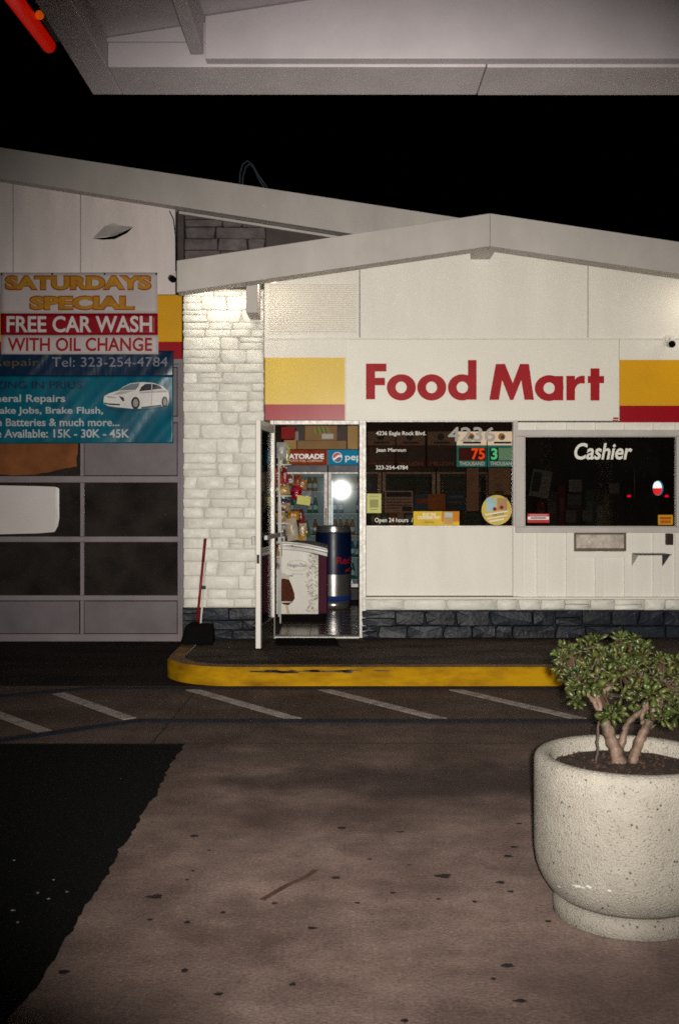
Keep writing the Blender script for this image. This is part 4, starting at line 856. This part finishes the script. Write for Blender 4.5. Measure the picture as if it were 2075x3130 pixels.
def flyer(name, label, px0, py0, px1, py1, D, m, cat='poster', rot=0, bars=(), dep=.002):
    o = pbox(name, m, px0, py0, px1, py1, D, dep); setp(o, label=label, category=cat)
    for i, (a, b, c, d, mm) in enumerate(bars): pbox('print', mm, px0+(px1-px0)*a, py0+(py1-py0)*b, px0+(px1-px0)*c, py0+(py1-py0)*d, D-.0015-.0004*i, .002, o)
    o.rotation_euler = (0,rot,0); return o
IN = D0+.042; OUT = D0+.024
flyer('flyer', 'pale yellow flyer stuck low at the left edge of the window', 1121, 1509, 1165, 1568, OUT, cm((.55,.54,.2),.6), bars=[(.2,.3,.8,.72,cm((.3,.3,.12))),(.15,.1,.85,.18,cm((.4,.4,.2))),(.25,.8,.75,.85,cm((.3,.3,.12)))])
flyer('newspaper_page', 'grey printed notice behind the window beside the yellow flyer', 1175, 1500, 1262, 1567, IN, cm((.5,.46,.44),.7), 'notice', bars=[(.06,.06,.94,.28,cm((.03,.04,.06))),(.06,.36,.9,.42,mTxtG),(.06,.5,.94,.56,cm((.2,.12,.1))),(.06,.63,.94,.69,cm((.2,.1,.09))),(.06,.76,.55,.82,mTxtG),(.62,.72,.96,.94,cm((.06,.05,.05)))])
flyer('lottery_poster', 'blue and orange lottery poster behind the window above the yellow sticker', 1265, 1510, 1361, 1558, IN, cm((.05,.12,.25),.6), bars=[(.45,0,1,1,cm((.4,.17,.05))),(.08,.3,.45,.6,cm((.4,.1,.06)))])
flyer('lottery_poster', 'small blue poster on the shelf right of the orange lottery poster', 1363, 1505, 1422, 1560, IN+.02, cm((.03,.09,.16),.6), bars=[(.1,.2,.9,.3,cm((.1,.2,.3))),(.1,.5,.9,.6,cm((.2,.1,.08)))])
flyer('hanging_strip', 'tall tan paper strip hanging behind the right half of the window', 1425, 1431, 1462, 1562, IN+.01, mTan, 'paper', bars=[(.3,.05,.7,.08,mTxtG)])
flyer('tan_poster', 'tan poster hung under the green jackpot board, above the round sticker', 1492, 1430, 1559, 1512, IN+.01, mTan, bars=[(.3,.58,.65,.7,mTxtG),(.3,.86,.7,.98,cm((.12,.12,.2)))])
ys = flyer('window_sticker', 'yellow and orange lottery sticker along the bottom of the window', 1263, 1563, 1403, 1608, OUT, cm((.62,.42,.02),.5), 'sticker', bars=[(.62,0,1,.7,cm((.55,.2,.015))),(.66,.1,.86,.88,cm((.5,.3,.12))),(.68,.08,.85,.4,cm((.42,.5,.48)))])
text('PLAY THE', (1292,1568,1331,1577), OUT, mTxtW, ys, .03, off=.005); text('CALIFORNIA WAY', (1276,1577,1346,1587), OUT, mTxtW, ys, .03, off=.005); text('Games', (1298,1592,1326,1599), OUT, mat('brown_print',(.2,.08,.01),.5), ys, .01, off=.005)
c = W(1517,1559,OUT); rs = 46*OUT/FPX
rd = setp(build('round_sticker', MB().disc(c.x, c.z, rs, rs, OUT-.001, OUT+.001, 40), cm((.58,.43,.1),.5)), label='round yellow sticker in the lower right corner of the shop window', category='sticker')
pbox('print', cm((.33,.5,.55)), 1486, 1522, 1514, 1562, OUT-.003, .002, rd); pbox('print', cm((.42,.26,.12)), 1519, 1522, 1549, 1560, OUT-.003, .002, rd)
for x, y in ((1511,1556),(1532,1551)): p = W(x,y,OUT); build('print', MB().disc(p.x,p.z,.019,.019,OUT-.005,OUT-.003,18), cm((.25,.01,.04)), rd)
text("THAT'S IT", (1503,1569,1540,1576), OUT, mat('maroon_print',(.12,.03,.01),.5), rd, .03, off=.004, rot=.18)
for b_ in ((1482,1566,1552,1570),(1488,1579,1550,1582),(1496,1588,1540,1592)): o = pbox('print', mTxtW, *b_, OUT-.003, .002, rd); o.rotation_euler = (0,-.16,0)
# merchandise shelf inside the window
ms = thing('window_shelf', 'dark merchandise shelf standing behind the lower shop window', 'shelf', (WX(1340,11.1), 11.1, SZ))
for z in (.55,.85,1.15): box('board', mDark, WX(1125,11.0), WX(1420,11.0), 11.0, 11.35, z-.02, z, ms)
for px in (1125, 1270, 1418): box('upright', mBlack, WX(px,11.0), WX(px,11)+.025, 11.3, 11.33, SZ, 1.6, ms)
pal = [(.3,.03,.03),(.05,.12,.25),(.35,.3,.25),(.28,.18,.03),(.06,.16,.1),(.12,.1,.12),(.4,.12,.03)]; nm = ['red','blue','pale','ochre','green','charcoal','orange']
for z, tier in ((.55,'bottom'),(.85,'middle'),(1.15,'top')):
    px = 1132; k = 0; used = {}
    while px < 1405:
        w = R.uniform(16,30); c_ = R.randrange(7); h = R.uniform(.16,.25)
        o = thing('product_box', nm[c_]+' product box, '+ORD[k]+' from the left on the '+tier+' board behind the window', 'box', (WX(px+w/2,11.05), 11.12, z), 'product boxes on the window shelf'); k += 1
        box('carton', cm(pal[c_],.5), WX(px,11.05), WX(px+w-2,11.05), 11.05, 11.2, z+.0005, z+h, o, .003); box('print', cm([min(.7,x*.5+.3) for x in pal[c_]],.5), WX(px+3,11.05), WX(px+w-5,11.05), 11.047, 11.051, z+h*.45, z+h*.75, o)
        px += w
# ---- behind the cashier glass
CI = D0+.06
o = flyer('poster', 'tilted poster with dark picture hung at the left behind the cashier glass', 1614, 1436, 1674, 1520, CI+.05, cm((.45,.4,.36),.7), rot=.17, bars=[(.08,.1,.5,.8,cm((.06,.08,.08)))])
flyer('notice', 'white notice in the middle of the cashier glass above a second sheet', 1737, 1466, 1777, 1504, CI+.1, cm((.4,.38,.36),.7), 'notice', bars=[(.1,.2,.9,.25,mTxtG),(.1,.4,.9,.45,mTxtG),(.1,.6,.7,.65,mTxtG)])
flyer('notice', 'blue and red printed sheet under the white notice behind the cashier glass', 1733, 1511, 1776, 1553, CI+.1, cm((.2,.22,.26),.7), 'notice', bars=[(0,.75,1,1,cm((.25,.03,.05))),(.3,.8,.6,.95,cm((.05,.1,.4)))])
flyer('notice', 'small grey card low in the cashier window, left of its twin', 1728, 1560, 1760, 1598, CI+.1, cm((.26,.25,.25),.7), 'notice', bars=[(.1,.2,.9,.3,mTxtG)])
flyer('notice', 'small tan card low in the cashier window, right of the grey card', 1779, 1560, 1809, 1592, CI+.1, cm((.33,.3,.27),.7), 'notice', bars=[(.1,.2,.9,.3,mTxtG)])
flyer('notice', 'dim card with red base right of centre behind the cashier glass', 1860, 1477, 1891, 1519, CI+.12, cm((.3,.25,.22),.7), 'notice', bars=[(0,.75,1,1,cm((.15,.02,.02)))])
r1 = flyer('sticker', 'red and white sticker in the lower left corner of the cashier window', 1611, 1570, 1678, 1598, D0+.004, cm((.45,.03,.035),.5), 'sticker', bars=[(.02,.32,.98,.66,mTxtW),(.15,.42,.85,.54,mTxtK),(.1,.1,.9,.2,cm((.6,.3,.3)))])
r2 = flyer('sticker', 'orange yellow warning sticker in the lower right corner of the cashier window', 2010, 1574, 2055, 1604, D0+.004, cm((.6,.3,.01),.5), 'sticker', bars=[(.12,.2,.9,.45,cm((.4,.08,.01))),(.15,.55,.88,.85,cm((.42,.1,.012)))])
ov = thing('reflected_oval_sign', 'small glowing oval, white red and blue, standing in for a sign reflected in the cashier glass', 'sign', W(2008,1514,CI+.4)); od = CI+.4; oc = W(2008,1492,od); k = od/FPX  # glowing oval modelled in place of a sign's reflection
build('rim', MB().disc(oc.x+.01, oc.z, 15*k, 23*k, od+.001, od+.03), mat('blue_rim_glow', (.05,.3,.5), .4, emit=2.5, ecol=(.05,.3,.5)), ov)
build('upper_half', MB().disc(oc.x, oc.z, 12.5*k, 21*k, od-.01, od+.02, 20, 0, math.pi), mat('white_glow', (.8,.85,.9), .4, emit=7, ecol=(.75,.82,.9)), ov)
build('lower_half', MB().disc(oc.x, oc.z-.001, 12.5*k, 21*k, od-.009, od+.02, 20, math.pi, 2*math.pi), mat('red_half_glow', (.6,.02,.02), .4, emit=6, ecol=(.7,.02,.02)), ov)
for px, nm_ in ((1922,'left of the thin rod'),(2037,'under the glowing oval')):
    p = W(px,1517,CI+.3); t = thing('indicator_lamp', 'tiny red indicator light behind the cashier glass '+nm_, 'light', p, 'red indicator lights'); box('lamp', mat('red_led', (.6,0,.01), .4, emit=6, ecol=(.8,.0,.02)), p.x-.018, p.x+.018, p.y, p.y+.02, p.z-.009, p.z+.012, t, .006); box('case', mBlack, p.x-.03, p.x+.03, p.y+.021, p.y+.06, p.z-.02, p.z+.02, t)
rdp = thing('display_rod', 'thin upright rod behind the right half of the cashier glass', 'rod', W(1937,1520,CI+.3)); build('rod', MB().tube([W(1937,1520,CI+.3), W(1937,1433,CI+.3)], .006, 8), mAlu, rdp, True)
ck = thing('cash_counter', 'dark counter with goods behind the cashier glass', 'counter', (2.2, 11.0, SZ)); box('counter_top', mDark, WX(1610,10.8), 3.6, 10.75, 11.4, 1.08, 1.12, ck, .005); box('counter_front', mDark, WX(1612,10.8), 3.58, 10.8, 10.84, SZ, 1.08, ck)
for i, (px, w, h, c_) in enumerate([(1640,26,.34,0),(1672,30,.44,5),(1706,18,.5,0),(1790,24,.46,4),(1822,22,.3,2),(1845,16,.42,3)]):
    o = thing('product_box', ['red','charcoal','dark red','green','pale','ochre'][i]+' carton standing on the cash counter behind the glass', 'box', (WX(px,10.9),10.95,1.12)); box('carton', cm(pal[c_],.5), WX(px,10.9), WX(px+w,10.9), 10.9, 11.05, 1.1205, 1.12+h, o, .003); box('print', cm([x*.5+.15 for x in pal[c_]],.5), WX(px+3,10.9), WX(px+w-4,10.9), 10.896, 10.901, 1.12+h*.5, 1.12+h*.75, o)

# ================================================================== PLANTER AND JADE PLANT
PC = Vector((1.069, 4.02, 0)); pr_ = .342; ph = .593
pl = thing('round_planter', 'round pale exposed aggregate concrete planter at the right', 'planter', PC)
mAgg = mat('exposed_aggregate', (.225,.207,.18), .85, c2=(.165,.15,.128), scale=5, thr=(.3,.7), bump=.9, bscale=170, spec=.1)
N2 = mAgg.node_tree.nodes; L2 = mAgg.node_tree.links; B2_ = N2['Principled BSDF']; s2 = B2_.inputs['Base Color'].links[0].from_socket
for sc_, lo, hi, col in ((34, .10, .18, (.03,.027,.022)), (80, .16, .28, (.07,.06,.048)), (150, .2, .36, (.12,.105,.085))):
    ge = N2.new('ShaderNodeNewGeometry'); vo = N2.new('ShaderNodeTexVoronoi'); vo.inputs['Scale'].default_value = sc_; L2.new(ge.outputs['Position'], vo.inputs['Vector'])
    n3 = N2.new('ShaderNodeTexNoise'); n3.inputs['Scale'].default_value = sc_*.3; L2.new(ge.outputs['Position'], n3.inputs['Vector'])
    mr = N2.new('ShaderNodeMapRange'); mr.inputs[1].default_value = hi; mr.inputs[2].default_value = lo; L2.new(vo.outputs['Distance'], mr.inputs[0])
    m3 = N2.new('ShaderNodeMapRange'); m3.inputs[1].default_value = .46; m3.inputs[2].default_value = .56; L2.new(n3.outputs['Fac'], m3.inputs[0])
    mu = N2.new('ShaderNodeMath'); mu.operation = 'MULTIPLY'; L2.new(mr.outputs[0], mu.inputs[0]); L2.new(m3.outputs[0], mu.inputs[1])
    mx = N2.new('ShaderNodeMix'); mx.data_type = 'RGBA'; mx.inputs[7].default_value = (*col,1); L2.new(mu.outputs[0], mx.inputs[0]); L2.new(s2, mx.inputs[6]); s2 = mx.outputs[2]
L2.new(s2, B2_.inputs['Base Color'])
bw = [(.10,.075),(.26,.078),(.29,.10),(.318,.145),(.335,.19),(pr_,.25),(pr_,.53),(.3415,.565),(.336,.582),(.324,.591),(.31,ph),(.292,ph-.003),(.282,ph-.014),(.278,ph-.03),(.275,.50),(.10,.49)]
build('bowl', MB().lathe(bw, PC, 96, False), mAgg, pl, True)
build('foot', MB().lathe([(.1,.0),(.262,.0),(.272,.008),(.272,.05),(.262,.068),(.23,.08),(.1,.082)], PC, 96, False), mAgg, pl, True)
mb = MB(); vs = [(PC.x,PC.y,.552)]; fs = []; ns = 40
for k in range(1, 7):
    for i in range(ns):
        a = 2*math.pi*i/ns; r = .277*k/6; vs.append((PC.x+r*math.cos(a), PC.y+r*math.sin(a), .553-.016*(k/6)**2+.012*noise.noise((math.cos(a)*r*25,math.sin(a)*r*25,k))))
for i in range(ns): fs.append((0,1+i,1+(i+1)%ns))
for k in range(5):
    for i in range(ns): a = 1+k*ns+i; b = 1+k*ns+(i+1)%ns; fs.append((a,a+ns,b+ns,b))
build('soil', mb.add(vs, fs), mSoil, pl, True)
rr = random.Random(9); mb = MB()
for i in range(420):
    a = rr.uniform(0,6.28); r = .272*math.sqrt(rr.random()); p = Vector((PC.x+r*math.cos(a), PC.y+r*math.sin(a), .553-.014*(r/.277)**2)); s_ = rr.uniform(.003,.009)
    u = Vector((rr.uniform(-1,1),rr.uniform(-1,1),rr.uniform(-.2,.6))).normalized()*s_; v = Vector((rr.uniform(-1,1),rr.uniform(-1,1),rr.uniform(-.2,.9))).normalized()*s_
    mb.add([p-u,p+v,p+u,p-v*.3+Vector((0,0,s_))], [(0,1,2),(0,2,3),(0,3,1)])
build('mulch', mb, mat('dry_leaf_litter', (.028,.013,.008), .9, rnd=.5, island=True), pl, kind='stuff')
def bowl_y(x, z):
    r = max(a+(b-a)*(z-z0)/(z1-z0) for (a, z0), (b, z1) in zip(bw[:8], bw[1:9]) if z0 <= z <= z1)
    return PC.y-math.sqrt(max(0, r*r-(x-PC.x)**2))-.0012
for px, py, rx in ((1752,2706,6),(1764,2709,12),(1780,2713,8),(1797,2710,10),(1708,2710,6),(1862,2722,6)):   # pale scuffs on the bowl
    D_ = 3.8; 
    for _ in range(4): X, Z = WX(px,D_), WZ(py,D_); D_ = bowl_y(X,Z)
    rw_ = rx*D_/FPX; vs = [(X,bowl_y(X,Z),Z)]
    for k in range(11): a = 2*math.pi*k/11; x = X+rw_*math.cos(a)*rr.uniform(.55,1.15); z = Z+.5*rw_*math.sin(a)*rr.uniform(.4,1.2); vs.append((x,bowl_y(x,z),z))
    build('scuff', MB().add(vs, [(0,k+1,(k+1)%11+1) for k in range(11)]), cm((.34,.33,.30), .8), pl)

jp = thing('jade_plant', 'jade plant with thick pale trunks and glossy round leaves in the planter', 'plant', (PC.x, PC.y, .545))
mBark = mat('pinkish_jade_bark', (.095,.062,.044), .6, c2=(.03,.019,.013), scale=30, thr=(.4,.65), bump=.8, bscale=45, stretch=(1,1,.5))
mTwig = mat('brown_twig', (.035,.02,.013), .6, var=.3, scale=30)
D4 = 4.06
def J(px, py, dy=0): return W(px, py, D4+dy)
def trunk(pts, r, m=mBark, name='trunk'):
    P = [J(*p) for p in pts]; fine = []; rad = []
    for i in range(len(P)-1):
        for k in range(4): fine.append(P[i].lerp(P[i+1],k/4)+Vector((rr.uniform(-1,1),rr.uniform(-1,1),0))*.003); rad.append((r[i]+(r[i+1]-r[i])*k/4)*rr.uniform(.9,1.13))
    return build(name, MB().tube(fine+[P[-1]], rad+[r[-1]], 12), m, jp, True)
trunk([(1893,2338),(1884,2298),(1868,2260),(1851,2215),(1838,2180),(1826,2130),(1828,2090)], [.031,.026,.023,.022,.019,.013,.009])
trunk([(1880,2300,.01),(1899,2275,.01),(1908,2235,.02),(1920,2205,.02),(1950,2180,.03),(1972,2165,.03),(1980,2110,.02)], [.016,.0145,.012,.011,.009,.009,.007])
trunk([(1928,2335,.0),(1940,2298),(1955,2262,-.01),(1970,2230,-.01),(1986,2202,-.02),(2005,2150,-.02),(2020,2090,0)], [.021,.019,.0185,.017,.015,.01,.008])
trunk([(1962,2215,.0),(1963,2190,.01),(1968,2160,.02),(1960,2100,.03)], [.009,.008,.008,.006], name='branch')
trunk([(1842,2190,.0),(1815,2145,-.01),(1798,2125,-.02),(1770,2070,-.03)], [.013,.010,.009,.006], name='branch')
trunk([(1832,2130,.0),(1850,2110,.01),(1880,2090,.02),(1890,2040,.0)], [.010,.009,.008,.006], name='branch')
trunk([(1822,2335,-.04),(1826,2270,-.04),(1830,2205,-.03)], [.005,.005,.004], mat('dark_stake', (.03,.02,.016), .7), 'stake')
clumps = [(1738,2015,52,-.02),(1722,1995,36,.05),(1800,1982,48,.04),(1760,2080,52,-.06),(1850,2010,58,-.04),(1880,1965,44,.06),(1925,1990,48,.02),(1975,1985,38,.08),(1825,2075,62,-.1),(1895,2075,66,-.1),(1960,2060,62,-.06),(2025,2040,50,.02),
  (1760,2125,36,-.04),(1870,2180,34,-.07),(1990,2130,56,-.09),(2050,2110,55,-.04),(2085,2060,50,.06),(2060,2175,40,-.06),(1950,2150,40,.1),(2110,2130,52,.0),(1840,2140,38,.12),(2020,2200,28,-.08),(1905,2020,70,.14),(2000,2080,70,.16),(1790,2040,60,.12),(2130,2090,45,.08)]
hubs = [J(1828,2095), J(1980,2110,.02), J(2020,2092), J(1960,2102,.03), J(1770,2072,-.03), J(1890,2042)]
leaf = MB(); sec = [(0,.10,.05),(.22,.30,.10),(.5,.66,.16),(.78,.68,.14),(.94,.36,.08),(1.0,.06,.02)]
lv = []; lf = []
for t_, w, th in sec: zc2 = .10*math.sin(t_*2.6)-.02; lv += [(t_,-w/2,zc2+.03),(t_,0,zc2+th/2),(t_,w/2,zc2+.03),(t_,0,zc2-th/2)]
for i in range(len(sec)-1):
    for k in range(4): l = (k+1)%4; lf.append((i*4+k,i*4+l,(i+1)*4+l,(i+1)*4+k)[::-1])
lf += [(0,1,2,3),(23,22,21,20)]
leaves = []; twigs = MB()
for (px, py, r, dy) in clumps:
    px = 1905+(px-1905)*.95; py = 2085+(py-2085)*.93
    cen = J(px, py, dy); rm = r*D4/FPX; nt = int(3+r*r/400)
    hub = min(hubs, key=lambda h: (h-cen).length)
    for i in range(nt):
        d = Vector((rr.gauss(0,1),rr.gauss(0,1),rr.gauss(.35,1))).normalized(); tip = cen+d*rm*rr.uniform(.55,.95); axis = (d*.7+Vector((0,-.15,.55))+Vector((rr.uniform(-.4,.4),rr.uniform(-.4,.4),0))).normalized()
        mid = hub.lerp(tip,.55)+Vector((0,0,-.02)); twigs.tube([hub.lerp(tip,.12),mid,tip-axis*.004], [.0045,.0035,.0025], 5)
        u = axis.orthogonal().normalized(); v = axis.cross(u); ph_ = rr.uniform(0,3); sz_ = rr.uniform(.7,1.5)
        for lev, (ang, ln, off) in enumerate(((24,.020,.004),(52,.029,-.002),(76,.033,-.011),(98,.030,-.022))):
            if lev == 3 and rr.random() < .45: continue
            for sd in (0, 1):
                if rr.random() < .06: continue
                a = ph_+lev*math.pi/2+sd*math.pi+rr.uniform(-.2,.2); th = math.radians(ang+rr.uniform(-12,12)); rdir = u*math.cos(a)+v*math.sin(a)
                xd = (axis*math.cos(th)+rdir*math.sin(th)).normalized(); yd = axis.cross(rdir).normalized(); zd_ = xd.cross(yd)
                if zd_.dot(axis) < 0 and ang < 90: zd_ = -zd_; yd = -yd
                ls = ln*sz_*rr.uniform(.85,1.15)
                M4 = Matrix((xd*ls, yd*ls, zd_*ls)).transposed().to_4x4(); M4.translation = tip+axis*off+rdir*.003
                leaves.append((M4, zd_))
build('twig', twigs, mTwig, jp, True, kind='stuff')
mLeaf = mat('jade_leaf', (.019,.029,.007), .37, c2=(.036,.027,.007), scale=26, thr=(.4,.75), rnd=.6, spec=.22)
mLeaf2 = mat('jade_leaf_mass', (.019,.029,.007), .37, c2=(.036,.027,.007), scale=26, thr=(.4,.75), rnd=.6, spec=.22, island=True)
leaves.sort(key=lambda e: e[0].translation.y+.05*e[1].y+(.3 if e[0].translation.x/e[0].translation.y > .316 else 0))
lm = bpy.data.meshes.new('leaf'); lm.from_pydata(lv, [], lf); lm.materials.append(mLeaf); lm.polygons.foreach_set('use_smooth', [True]*len(lm.polygons))
jl = wloc(jp)
for M4, _ in leaves[:300]:
    o = bpy.data.objects.new('leaf', lm); COL.objects.link(o); o.parent = jp; M5 = M4.copy(); M5.translation -= jl; o.matrix_local = M5
mb = MB()
for M4, _ in leaves[300:]: mb.add([M4 @ Vector(v) for v in lv], lf)
build('foliage', mb, mLeaf2, jp, True, kind='stuff')
print('leaves', len(leaves))
